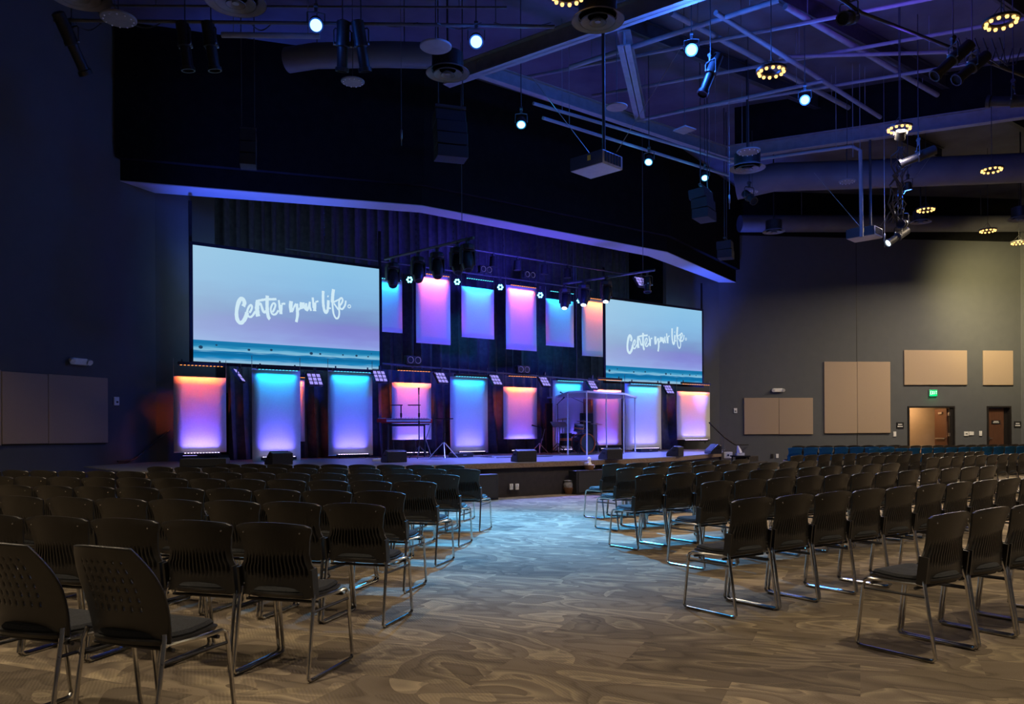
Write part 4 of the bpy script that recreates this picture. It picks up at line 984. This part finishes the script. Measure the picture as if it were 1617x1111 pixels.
for k in range(6): m.lathe([(.012, 0), (.012, .02)], 8, T(-.08 + .032 * k, 0, .095))
obj('knob', m, 'white', t)
def keyboard_arm(x, label):
    t = thing('monitor_arm', label, 'monitor arm', kb + RZ(8) @ Vector((x, .1, .97)), 8); obj('post', MB().tube([(0, 0, 0), (0, 0, .34)], .014, 8).box((0, 0, .10), (.05, .05, .1)), 'black', t)
    obj('tray_bar', MB().box((-.12, 0, .35), (.32, .04, .025)), 'black', t)
keyboard_arm(-.13, 'black bracket on the red keyboard, nearer the sound module'); keyboard_arm(.32, 'black bracket on the red keyboard, nearer the microphone')
def mic_stand(p, h, label, boom=None, m='alu', mic=True, lean=0):
    t = thing('microphone_stand', label, 'microphone stand', p, 0)
    tripod(t, h, m, .30, .30)
    obj('pole', MB().tube([(0, 0, .12), (lean * .5, 0, h * .6)], .013, 8).tube([(lean * .5, 0, h * .55), (lean, 0, h)], .009, 8).lathe([(.02, h * .53), (.02, h * .6)], 8, T(lean * .5, 0, 0)), m, t)
    e = Vector((lean, 0, h))
    if boom is not None:
        b = MB(); e2 = e + Vector(boom); b.tube([e - Vector(boom) * .25, e2], .008, 6); obj('boom', b, 'black', t); e = e2
    if mic:
        mm = MB(); d = (Vector(boom).normalized() if boom is not None else Vector((0, 0, 1))); mm.tube([e, e + d * .12, e + d * .17], [.012, .018, .026], 10); obj('microphone', mm, 'black', t)
    return t
mic_stand(onz(662, 724, STZ), 1.5, 'black microphone stand beside the red keyboard', (0, 0, .02), 'black')
mic_stand(onz(852, 716, STZ), .72, 'bent silver microphone stand beside the central wedge', (-.22, -.05, .06), 'alu', lean=.16)
# small table on tripod
p = onz(701, 724, STZ); t = thing('tripod_table', 'silver tripod stand with a small flat table top beside the keyboard', 'stand', p, 10); tripod(t, 1, 'alu', .40, .40)
obj('pole', MB().tube([(0, 0, .25), (0, 0, .62)], .022, 10).tube([(0, 0, .6), (0, 0, .93)], .014, 8).box((.03, 0, .62), (.07, .03, .03)), 'black', t); obj('table_top', MB().box((0, 0, .945), (.42, .30, .02)), 'blackm', t)
# music stand
p = onz(884, 716, STZ); t = thing('music_stand', 'black music stand with tilted tray before the drum shield', 'music stand', p, SY - 20); tripod(t, 1, 'black', .26, .25)
obj('pole', MB().tube([(0, 0, .1), (0, 0, .78)], .012, 8), 'black', t); obj('tray', MB().box((0, .03, .84), (.46, .012, .30), None, RX(-60).to_3x3()).box((0, -.10, .765), (.46, .05, .012)), 'tablet', t)
# floor clutter
m = MB(); rnd = random.Random(4)
for k in range(10):
    u0, n0 = un(onz(560 + 30 * k, 722, STZ))[:2]; pts = [st(u0 + rnd.uniform(-.5, .9) * j / 5, n0 + rnd.uniform(-.25, .35), STZ + .012) for j in range(6)]; m.tube(pts, .009, 5)
tag(obj('stage_cables', m, 'black'), 'loose black cables lying on the stage around the stands', 'cables', kind='stuff')
m = MB()
for k in range(8):
    u0, n0 = un(onz(880 + 14 * k, 714, STZ))[:2]; m.tube([st(u0 + rnd.uniform(-.4, .6), n0 + rnd.uniform(-.2, .5), STZ + .012) for j in range(6)], .009, 5)
tag(obj('stage_cables', m, 'black'), 'loose black cables lying around the drum kit', 'cables', kind='stuff')
t = thing('effects_pedal', 'small white effects pedal on the stage by the wedge before the keyboard', 'pedal', onz(597, 728, STZ), 12); obj('case', MB().box((0, 0, .03), (.26, .14, .06)), 'white', t, bevel=.01); obj('switch', MB().lathe([(.014, .06), (.014, .075)], 8), 'alu', t)

# ------------------------------------------------------------------ drum kit and shield
DC = onz(940, 716, STZ); du, dn = un(DC)[0], un(DC)[1]; dn += .9
DM = T(st(du, dn, STZ)) @ RZ(SY)
def dthing(name, label, cat, x, y, z=0): return thing(name, label, cat, mw=DM @ T(x, y, z))
t = dthing('bass_drum', 'dark bass drum with orange band behind the acrylic shield', 'drum', .12, -.25, .29)
obj('shell', MB().lathe([(.27, -.2), (.27, .2)], 32, RX(90), cap=False), 'drum', t)
obj('hoop', MB().lathe([(.262, .18), (.285, .18), (.285, .22), (.262, .22), (.262, .18)], 32, RX(90), cap=False).lathe([(.262, -.22), (.285, -.22), (.285, -.18), (.262, -.18), (.262, -.22)], 32, RX(90), cap=False), 'orange_band', t)
obj('drum_head', MB().lathe([(.001, .19), (.262, .19)], 32, RX(90), cap=False), 'drumhead', t)
obj('lug', MB().box((.2, .0, .19), (.03, .3, .03)).box((-.2, 0, .19), (.03, .3, .03)).box((0, 0, .275), (.03, .3, .03)), 'chrome', t)
obj('spur', MB().tube([(-.25, -.1, -.05), (-.36, -.16, -.285)], .01, 6).tube([(.25, -.1, -.05), (.36, -.16, -.285)], .01, 6), 'chrome', t)
def drum(name, label, x, y, z, r, h, tilt=0, legs=False, band=True):
    t = dthing(name, label, 'drum', x, y, z); mw = RX(tilt)
    obj('shell', MB().lathe([(r, 0), (r, h)], 28, mw), 'drum', t)
    if band: obj('stripe', MB().lathe([(r + .003, h * .42), (r + .003, h * .62)], 28, mw, cap=False), 'orange_band', t)
    obj('hoop', MB().lathe([(r, h - .01), (r + .012, h - .01), (r + .012, h + .015), (r, h + .015)], 28, mw, cap=False).lathe([(r, -.01), (r + .012, -.01), (r + .012, .015), (r, .015)], 28, mw, cap=False), 'chrome', t)
    obj('drum_head', MB().lathe([(.001, h + .003), (r, h + .003)], 28, mw, cap=False), 'fabric', t)
    if legs:
        for k in range(3):
            a = k * 2.09 + .5; obj('leg', MB().tube([(r * cos(a) * 1.05, r * sin(a) * 1.05, h * .5), (r * cos(a) * 1.15, r * sin(a) * 1.15, -z + .01)], .009, 6), 'chrome', t)
    return t
drum('floor_tom', 'dark floor tom with orange stripe at the music stand side of the kit', -.42, -.1, .22, .17, .36, 0, True)
drum('rack_tom', 'small dark rack tom with orange stripe mounted over the bass drum', .05, -.12, .64, .14, .2, 12)
drum('snare_drum', 'snare drum beyond the bass drum', .52, .2, .55, .17, .13, 0, True, False)
def cymbal(x, y, z, r, label, tilt=8):
    t = dthing('cymbal_stand', label, 'cymbal', x, y, 0)
    for k in range(3):
        a = k * 2.09; obj('leg', MB().tube([(0, 0, .35), (.26 * cos(a), .26 * sin(a), .01)], .009, 6), 'chrome', t)
    obj('pole', MB().tube([(0, 0, .2), (0, 0, z)], .011, 8), 'chrome', t)
    obj('cymbal', MB().lathe([(.001, .03), (.03, .028), (.045, .012), (r, 0), (r, .002), (.045, .015)], 28, T(0, 0, z) @ RX(tilt), cap=False), 'brass', t)
cymbal(.42, .05, .93, .22, 'brass crash cymbal on a chrome stand over the bass drum'); cymbal(-.15, .35, 1.0, .2, 'brass cymbal on a chrome stand behind the rack tom', -10)
cymbal(.75, -.15, .85, .19, 'brass cymbal stand at the stage-end side of the kit', 6)
t = dthing('drum_throne', 'black drum throne behind the snare drum', 'stool', .35, .62, 0); tripod(t, .5, 'chrome', .25, .3); obj('seat', MB().lathe([(.15, .48), (.17, .5), (.17, .55), (.15, .57)], 24), 'blackm', t)
def dmic(x, y, h, boom, label): 
    p = (DM @ T(x, y, 0)).translation; return mic_stand(p, h, label, boom, 'black')
dmic(-.38, .3, 1.45, (.1, -.2, .1), 'tall black microphone stand with round windscreen over the floor tom'); dmic(.75, .4, 1.5, (-.6, -.3, .25), 'tall black boom microphone stand reaching over the drum kit'); dmic(-.25, -.5, .55, (.2, .1, .05), 'short microphone stand before the bass drum')
# gobo behind the kit
t = dthing('sound_baffle', 'black padded sound baffle standing behind the drum kit', 'sound baffle', -.12, 1.0, 0); obj('pad', MB().box((0, 0, .75), (.3, .06, 1.5)), 'blackm', t, bevel=.02)
t = dthing('sound_baffle', 'dark padded sound baffle at the far side of the drum kit', 'sound baffle', .98, .55, 0); obj('pad', MB().box((0, 0, .6), (.5, .08, 1.2)), 'blackm', t, bevel=.02)
# shield
sh = thing('drum_shield', 'clear acrylic drum shield with pale edges and a flat violet-lit roof', 'drum shield', st(du, dn - .1, STZ), SY, None)
spx = [873, 897, 927, 958, 985, 1003]; yy = [714, 718, 718.5, 717, 716, 713]
sp3 = [onz(a, b, STZ) for a, b in zip(spx, yy)]
inv = sh.matrix_world.inverted(); sp3 = [inv @ p for p in sp3]; SHH = onz(938, 716, STZ); shh = 1.66
for i in range(5):
    a, b = sp3[i], sp3[i + 1]; m = MB(); d = (b - a).normalized(); nn = Vector((-d.y, d.x, 0)) * .006
    m.add([a, b, b + nn, a + nn, a + Vector((0, 0, shh)), b + Vector((0, 0, shh)), b + nn + Vector((0, 0, shh)), a + nn + Vector((0, 0, shh))], [(3, 2, 1, 0), (4, 5, 6, 7), (0, 1, 5, 4), (1, 2, 6, 5), (2, 3, 7, 6), (3, 0, 4, 7)])
    obj('acrylic_pane', m, 'acrylic', sh, smooth=False)
for i, a in enumerate(sp3):
    m = MB(); m.box((a.x, a.y, shh / 2), (.028, .028, shh)); obj('hinge_strip', m, 'acrylic_edge', sh)
rf = [(p.x * 1.02, p.y - .05) for p in sp3] + [(sp3[-1].x * .95, sp3[-1].y + .8), (sp3[0].x * .8, sp3[0].y + .8)]
m = MB(); m.prism(rf, shh, shh + .05); obj('roof_panel', m, 'acrylic_edge', sh, smooth=False)

# ------------------------------------------------------------------ things around the stage foot
p = onz(782, 788, 0) - N * .12; t = thing('subwoofer', 'black box speaker on the carpet beside the front row chair, keyboard side', 'loudspeaker', p, SY); obj('cabinet', MB().box((-.6, .14, .25), (1.2, .26, .50)), 'black', t, bevel=.01); obj('grille', MB().box((-.6, .003, .25), (1.1, .012, .42)), 'grille', t)
p = onz(905, 780, 0) - N * .12; sbp = p; t = thing('subwoofer', 'black box speaker on the carpet holding the tissue basket', 'loudspeaker', p, SY); obj('cabinet', MB().box((.6, .14, .25), (1.2, .26, .50)), 'black', t, bevel=.01); obj('grille', MB().box((.6, .003, .25), (1.1, .012, .42)), 'grille', t)
def basket(p, r, h, label): 
    t = thing('wicker_basket', label, 'basket', p, 20); obj('bowl', MB().lathe([(r * .7, 0), (r * .95, h * .8), (r, h), (r * .92, h), (r * .88, h * .75), (r * .62, .01)], 20), 'basket', t); return t
bp_ = T(sbp) @ RZ(SY) @ Vector((.48, .14, .502)); basket(bp_, .125, .10, 'small wicker basket of tissues on the black box speaker')
m = MB()
for k in range(5): m.box((cos(k) * .05, sin(k) * .06, .05 + .015 * k), (.12, .1, .05), None, RZ(k * 33).to_3x3())
m.lathe([(.05, .08), (.03, .16), (.045, .22), (.008, .26)], 9); tag(obj('tissue_pack', m, 'tissue', None, T(bp_) @ T(0, 0, .02)), 'white tissue packs heaped in the wicker basket', 'tissues')
p = onz(897, 779, 0) - N * .06; basket(p, .15, .14, 'brown wicker basket on the carpet against the stage front')
m = MB(); m.lathe([(.09, .02), (.13, .09), (.14, .17), (.12, .22), (.14, .25), (.04, .27)], 14); o = obj('plastic_bag', m, 'bag', None, T(p) @ T(0, 0, .03)); tag(o, 'crumpled clear plastic bag standing in the floor basket', 'bag')
fn_ = Vector((U.y, -U.x, 0))
for px, w in [(806, 'carrying a cable plug, beside its twin'), (815, 'with white plug, nearer the floor basket')]:
    q = onn(px, 768, 13.13); t = thing('floor_socket', 'white socket plate on the stage front ' + w, 'socket', q - N * .0, SY); obj('plate', MB().box((0, -.03, 0), (.075, .03, .12)), 'white', t, bevel=.004); obj('plug', MB().box((0, -.055, .03), (.03, .04, .05)), 'white', t)
t = thing('junction_box', 'white junction box at the stage end beside the rail', 'box', onz(1148, 723, .45), RWY); obj('case', MB().box((0, 0, .10), (.30, .2, .2)), 'white', t, bevel=.01); obj('port', MB().lathe([(.03, 0), (.03, .01)], 12, T(0, -.105, .1) @ RX(90)), 'black', t)
t = thing('side_table', 'small low dark table holding a tissue box near the exit-door wall', 'table', onz(1169, 747, 0), RWY); obj('top', MB().box((0, 0, .54), (.5, .4, .04)), 'blackm', t)
for sx in (-.2, .2):
    for sy in (-.15, .15): obj('leg', MB().box((sx, sy, .26), (.03, .03, .52)), 'blackm', t)
q = onz(1169, 747, 0) + Vector((0, 0, .56)); t = thing('tissue_box', 'white tissue box with a tall tissue pulled out, by the low beige pair', 'tissues', q, RWY); obj('carton', MB().box((0, 0, .04), (.24, .12, .08)), 'white', t); obj('tissue', MB().lathe([(.09, .08), (.07, .18), (.02, .32)], 7, RYm(-14)), 'tissue', t)

# ------------------------------------------------------------------ chairs
def back_profile(z):          # y of the backrest centre line at height z
    k = max(0, (z - .44) / .38); return -.185 - .075 * k + .018 * sin(pi * k)
def half_w(z):
    pts = [(.43, .205), (.50, .222), (.585, .225), (.60, .210), (.66, .197), (.74, .211), (.79, .232), (.812, .226), (.82, .195)]
    for (a, x), (b, y) in zip(pts, pts[1:]):
        if a <= z <= b: return x + (y - x) * (z - a) / (b - a)
    return pts[0][1] if z < .43 else pts[-1][1]
def make_back_mesh():
    m = MB(); nu, nv = 54, 22; z0, z1 = .43, .82
    zs = [z0 + (z1 - z0) * (j / nv) ** 1.0 for j in range(nv + 1)]
    def pt(i, j, side):
        a = (i / nu - .5) * 2; z = zs[j]; w = half_w(z)
        top = .012 * (1 - a * a) if j == nv else 0
        x = a * w; curve = .045 * a * a * (.4 + .6 * (z - z0) / (z1 - z0)); y = back_profile(z) + curve
        rib = 0
        if abs(a) < .86:
            lo, hi = .515 + .02 * abs(a), .675 + .012 * a
            e = max(0, min(1, (z - lo) / .03)) * max(0, min(1, (hi - z) / .05)); rib = (.016 if i % 3 == 1 else -.004) * e
        t = .011 * (1.0 if side else 0)
        return (x, y + t + (rib if not side else rib * .3), z + top - .004 * a * a * (j == nv))
    vs = [pt(i, j, 0) for j in range(nv + 1) for i in range(nu + 1)] + [pt(i, j, 1) for j in range(nv + 1) for i in range(nu + 1)]
    K = (nu + 1) * (nv + 1); id_ = lambda i, j, s: s * K + j * (nu + 1) + i; fs = []
    for j in range(nv):
        for i in range(nu):
            fs.append((id_(i, j, 0), id_(i + 1, j, 0), id_(i + 1, j + 1, 0), id_(i, j + 1, 0))); fs.append((id_(i, j, 1), id_(i, j + 1, 1), id_(i + 1, j + 1, 1), id_(i + 1, j, 1)))
    for i in range(nu): fs += [(id_(i, 0, 0), id_(i, 0, 1), id_(i + 1, 0, 1), id_(i + 1, 0, 0)), (id_(i, nv, 0), id_(i + 1, nv, 0), id_(i + 1, nv, 1), id_(i, nv, 1))]
    for j in range(nv): fs += [(id_(0, j, 0), id_(0, j + 1, 0), id_(0, j + 1, 1), id_(0, j, 1)), (id_(nu, j, 0), id_(nu, j, 1), id_(nu, j + 1, 1), id_(nu, j + 1, 0))]
    m.add(vs, fs)
    for s in (-1, 1):     # bracket ears
        m.box((s * .222, -.165, .505), (.014, .055, .16), None, RX(7).to_3x3())
    nf = len(m.f)
    for x, z in ((-.205, .49), (.205, .49), (0, .475), (-.17, .775), (.17, .775)):
        m.lathe([(.001, -.004), (.005, -.003), (.0055, 0)], 8, T(x, back_profile(z) + .045 * (x / half_w(z)) ** 2 * (.4 + .6 * (z - .43) / .39) - .001, z) @ RX(-90), cap=False)
    me = m.mesh('backrest', 'plastic'); me.materials.append(M['stud'])
    for i, p in enumerate(me.polygons): p.material_index = 1 if i >= nf else 0
    return me
def seat_outline(w, d, k=28, rear=1.12):
    o = []
    for i in range(k):
        a = 2 * pi * i / k; c, s = cos(a), sin(a); e = .55 if s > 0 else .82
        o.append((w * (abs(c) ** e) * (1 if c >= 0 else -1), d * (abs(s) ** (e if s > 0 else .95)) * (1 if s >= 0 else -rear)))
    return o
def loft(m, layers):
    k = len(layers[0]); vs = [p for L in layers for p in L]; fs = []
    for i in range(len(layers) - 1):
        for j in range(k): j2 = (j + 1) % k; fs.append((i * k + j, i * k + j2, (i + 1) * k + j2, (i + 1) * k + j))
    fs.append(tuple(range(k - 1, -1, -1))); fs.append(tuple((len(layers) - 1) * k + j for j in range(k))); m.add(vs, fs)
def saddle(y): return .015 * max(0, y / .2) - .02 * max(0, (y - .14) / .06) if y > 0 else .018 * max(0, (-y - .12) / .1)
def make_seat_meshes():
    a = MB(); o = seat_outline(.222, .215); loft(a, [[(x * s, y * s, z + saddle(y)) for x, y in o] for s, z in ((.80, .405), (.95, .415), (1.0, .432), (.99, .440), (.93, .441))])
    b = MB(); o = seat_outline(.205, .198); loft(b, [[(x * s, y * s, z + saddle(y)) for x, y in o] for s, z in ((1.0, .438), (1.01, .450), (.95, .464), (.75, .470), (.35, .471))])
    return a.mesh('seat_shell', 'plastic'), b.mesh('seat_pad', 'pad')
def sled(s):
    m = MB(); x = s * .226; r = .0105
    pts = [(s * .215, -.165, .475), (s * .218, -.168, .455), (s * .224, -.178, .42)]
    pts += [(x, -.232, .06), (x, -.238, .028), (x, -.222, .013), (x, -.195, .011), (x, 0, .011), (x, .195, .011), (x, .226, .015), (x, .238, .032), (x, .232, .062)]
    pts += [(x, .193, .37), (x, .183, .405), (x, .155, .420), (x, .05, .421), (s * .20, -.15, .421)]
    m.tube(pts, r, 8); return m.mesh('sled_leg', 'chrome')
def cross():
    m = MB(); m.tube([(-.222, -.12, .40), (.222, -.12, .40)], .009, 6); m.tube([(-.222, .14, .395), (.222, .14, .395)], .009, 6)
    m.tube([(-.226, -.195, .36), (-.226, .198, .36)], .0075, 6); m.tube([(.226, -.195, .36), (.226, .198, .36)], .0075, 6)
    return m.mesh('cross_rail', 'dark_steel')
def gang(): 
    m = MB()
    for y in (-.17, .16): m.box((.2345, y, .40), (.012, .02, .012))
    return m.mesh('ganging_hook', 'chrome')
def back_pad():
    m = MB(); o = []
    def f(a, b):
        aa = (a - .5) * 2; z = .50 + .27 * b; w = half_w(z) * .86; return (aa * w, back_profile(z) + .045 * aa * aa * (.4 + .6 * (z - .43) / .39) + .013 + .012 * (1 - aa ** 4) * (1 - (2 * b - 1) ** 4), z)
    m.grid(f, 10, 8); return m.mesh('back_pad', 'pad')
me_back = make_back_mesh(); me_shell, me_pad = make_seat_meshes(); me_sl, me_sr = sled(-1), sled(1); me_cross = cross(); me_bpad = back_pad(); me_gang = gang()
def make_chair():
    t = thing('stacking_chair', 'x', 'chair')
    b = link('backrest', me_back, t); link('back_pad', me_bpad, b); q = link('seat', me_shell, t); link('seat_pad', me_pad, q); link('sled_leg', me_sl, t); link('sled_leg', me_sr, t); link('cross_rail', me_cross, t); link('ganging_hook', me_gang, t)
    return t
proto = make_chair(); used = [False]
def put_chair(x, y, facing, label, group):        # x, y: floor point below the top of the backrest
    o = proto if not used[0] else copy_tree(proto); used[0] = True
    f = Vector((cos(R(facing)), sin(R(facing)), 0)); p = Vector((x, y, 0)) + f * .24
    o.location = p; o.rotation_euler = (0, 0, R(facing - 90)); o['label'] = label; o['group'] = group
    return o
jr = random.Random(11)
S_ = .48
def top(px, py): p = onz(px, py, .825); return p.x, p.y
LBL = 'black ribbed-back chair, handrail-wall block, %s row from the stage, %s from the aisle'
RBL = 'black ribbed-back chair, exit-door-wall block, %s row from the stage, %s from the aisle'
LY = -16.7
rowsL = [((425, 826), 5), ((555, 795), 8), ((596, 775.5), 10), ((653, 760), 13), ((694, 749), 15), ((731, 740.5), 11)]
for r_, (pp, cnt) in enumerate(rowsL):
    x, y = top(*pp)
    for i in range(cnt):
        d = i * S_; put_chair(x - cos(R(LY)) * d, y - sin(R(LY)) * d, 90 + LY + jr.uniform(-1.2, 1.2), LBL % (ORD[8 - r_ - 1], ORD[i + 1]), 'stacking chairs facing the stage')
x, y = top(709, 734.3)
for i in range(9):
    d = i * S_; put_chair(x - cos(R(LY)) * d, y - sin(R(LY)) * d, 90 + LY, LBL % (ORD[1], ORD[i + 1]), 'stacking chairs facing the stage')
RY = 34.5
rowsR = [((1195, 786), 13), ((1138, 759.5), 12), ((1031, 749), 11), ((997, 738.5), 9), ((972, 732), 7)]
for r_, (pp, cnt) in enumerate(rowsR):
    x, y = top(*pp)
    for i in range(cnt):
        d = i * S_; put_chair(x + cos(R(RY)) * d, y + sin(R(RY)) * d, 90 + RY + jr.uniform(-1.2, 1.2), RBL % (ORD[5 - r_], ORD[i + 1]), 'stacking chairs facing the stage')
x, y = top(1510, 809)
for i in range(4):
    d = i * .49; put_chair(x + cos(R(RY)) * d, y + sin(R(RY)) * d, 90 + RY, 'black ribbed-back chair, hindmost exit-door-wall row, %s from the aisle' % ORD[i + 1], 'stacking chairs facing the stage')
# block beyond the side aisle
for r_, (pp, cnt) in enumerate([((1262, 718.6), 10), ((1371, 719.4), 11), ((1477, 721.8), 10)]):
    x, y = top(*pp)
    for i in range(cnt):
        d = i * S_; put_chair(x + cos(R(37)) * d, y + sin(R(37)) * d, 127, 'black chair across the side aisle, %s row from the stage, %s seat along' % (ORD[r_ + 1], ORD[i + 1]), 'chairs across the side aisle')
# far block by the doors: blue upholstered backs, black ones behind
M['blue_fabric'] = noise_tint(mat('blue_upholstery', rough=.85, spec=.2), (.010, .095, .24), (.015, .12, .29), 60, .3, 300)
me_bb = me_back.copy(); me_bb.materials.clear(); me_bb.materials.append(M['blue_fabric']); me_bb.materials.append(M['stud'])
def blue_chair():
    t = thing('upholstered_chair', 'x', 'chair')
    link('backrest', me_bb, t); q = link('seat', me_shell, t); link('seat_pad', me_pad, q); link('sled_leg', me_sl, t); link('sled_leg', me_sr, t)
    return t
bproto = blue_chair(); bused = [0]
for r_, (pp, cnt, th, blue) in enumerate([((1257, 706.2), 7, 6, 1), ((1384, 707.8), 15, 22, 1), ((1262, 703.6), 8, 6, 0), ((1392, 704.0), 16, 20, 0)]):
    x, y = top(*pp)
    for i in range(cnt):
        d = i * S_; X, Y = x + cos(R(th)) * d, y + sin(R(th)) * d
        lb = ('blue-backed chair, %s, %s seat along' % (('short row towards the stage rail', 'long row before the doors')[r_ % 2], ORD[i + 1] if i < 15 else 'last')) if blue else \
             ('black chair behind the blue-backed %s, %s seat along' % (('short row', 'long row')[r_ % 2], ORD[i + 1] if i < 15 else 'last'))
        if blue:
            o = bproto if not bused[0] else copy_tree(bproto); bused[0] = 1
            f = Vector((cos(R(90 + th)), sin(R(90 + th)), 0)); o.location = Vector((X, Y, 0)) + f * .24; o.rotation_euler = (0, 0, R(th)); o['label'] = lb; o['group'] = 'blue-backed chairs before the doors'
        else: put_chair(X, Y, 90 + th, lb, 'black chairs before the doors')
# two perforated chairs closest to the camera
def perf_back():
    m = MB(); nu, nv = 44, 40; z0, z1 = .43, .84
    def hw(z):
        k = (z - z0) / (z1 - z0); return .212 + .014 * sin(min(k * 2.2, 1) * pi / 2) - .075 * max(0, (k - .5) / .5) ** 2
    def f(a, b):
        aa = (a - .5) * 2; z = z0 + (z1 - z0) * b; w = hw(z); k = b
        return (aa * w, -.17 - .15 * k + .03 * sin(pi * k) + .05 * aa * aa, z + .012 * (1 - aa * aa) * b)
    def skip(i, j):
        if 12 <= j <= 33 and 8 <= i <= 35 and (i - 8) % 4 == 1 and (j + (i // 4) * 0) % 4 in (1, 2): return True
        return False
    m.grid(f, nu, nv, skip); return m.mesh('backrest', 'plastic')
pm = perf_back()
def perf_chair(x, y, facing, label):
    f = Vector((cos(R(facing)), sin(R(facing)), 0)); p = Vector((x, y, 0)) + f * .26
    t = thing('perforated_chair', label, 'chair', p, facing - 90, 'perforated-back chairs by the camera')
    o = link('backrest', pm, t); s = o.modifiers.new('solidify', 'SOLIDIFY'); s.thickness = .011; s.offset = 1
    q = link('seat', me_shell, t); link('seat_pad', me_pad, q); link('sled_leg', me_sl, t); link('sled_leg', me_sr, t); link('cross_rail', me_cross, t)
    return t
x, y = (-1.664, 3.29)
perf_chair(x, y, 68, 'black chair with perforated curved back, foreground, whole backrest in view')
perf_chair(x - cos(R(-14)) * .5, y - sin(R(-14)) * .5, 68, 'black chair with perforated curved back, foreground, cut by the frame edge')
# flyer on a seat
xx, yy_ = top(655, 760); f = Vector((cos(R(73.3)), sin(R(73.3)), 0)); m = MB(); m.box((0, 0, 0), (.20, .14, .003))
tag(obj('paper_flyer', m, 'paper', None, T(Vector((xx, yy_, .490)) + f * .20) @ RZ(20)), 'colourful paper flyer lying on an aisle chair seat', 'flyer')

# ------------------------------------------------------------------ added washes over stage and ceiling
BLUE = (.05, .12, 1.0)
# added floor floods that turn the soffit ends blue
def flood(px, py, n, tgt, P, c, label, ang=110):
    p = onn(px, py, n); p.z = STZ; t = thing('added_flood', label, 'stage light', p, SY); obj('housing', MB().box((0, 0, .08), (.3, .12, .16)), 'black', t, bevel=.01); obj('lens', MB().box((0, 0, .165), (.26, .09, .008)), 'e_dim', t)
    q = p + Vector((0, 0, .2)); spot('added_flood_beam', q, tgt, P, c, ang, .9, .15)
flood(300, 731, 17.6, st(6.6, 18.6, 6.8), 2600, BLUE, 'added floor flood lamp in the stage corner by the handrail wall', 48)
flood(1128, 708, 18.3, st(22.6, 18.6, 6.8), 2600, BLUE, 'added floor flood lamp in the stage corner by the exit-door wall', 48)
spot('added_wash', st(10.8, 16.0, 5.3), st(9.5, 18.6, 1.2), 500, (.02, .05, 1), 110, .9, .2)  # loose spots without fixtures, added to tint banners, soffit, drape and stage floor
spot('added_wash', st(17.6, 16.0, 5.3), st(18.5, 18.6, 1.2), 500, (.02, .05, 1), 110, .9, .2)
spot('added_wash', st(14.2, 16.0, 5.6), st(14.2, 20.4, 4.2), 250, (.03, .03, 1), 120, .9, .2)
spot('added_wash', st(14.2, 17.6, 2.9), st(14.2, 17.2, 6.8), 600, (.11, .07, 1), 150, .9, .3)
spot('added_wash', st(11.6, 16.2, 5.3), st(11.4, 14.9, .7), 7500, (.15, .19, 1), 84, .8, .3)
spot('added_wash', st(16.8, 16.2, 5.3), st(16.6, 15.4, .7), 7500, (.15, .20, 1), 84, .8, .3)
spot('added_wash', st(14.2, 17.0, 5.5), st(14.2, 21.5, 6.4), 550, (.08, .07, 1), 100, .9, .3)
# added light strips behind the low pipe, tinting the upper banners from below
for u_ in (11.2, 12.8, 14.4, 16.0, 17.6):
    area('added_banner_wash', T(st(u_, 19.6, 3.15)) @ RZ(SY) @ RX(180) @ RX(-20), 1.4, .1, 7, (.09, .06, 1), 120)
# added violet spots with no fixture, to tint the ceiling deck
spot('added_ceiling_wash', Vector((6.5, 14, 8.0)), Vector((8, 15, 10.5)), 380, (.16, .08, 1), 150, .9, .3)
spot('added_ceiling_wash', Vector((2.6, 15.0, 5.8)), Vector((4.2, 11.5, 10)), 700, (.16, .13, 1), 75, .9, .3)
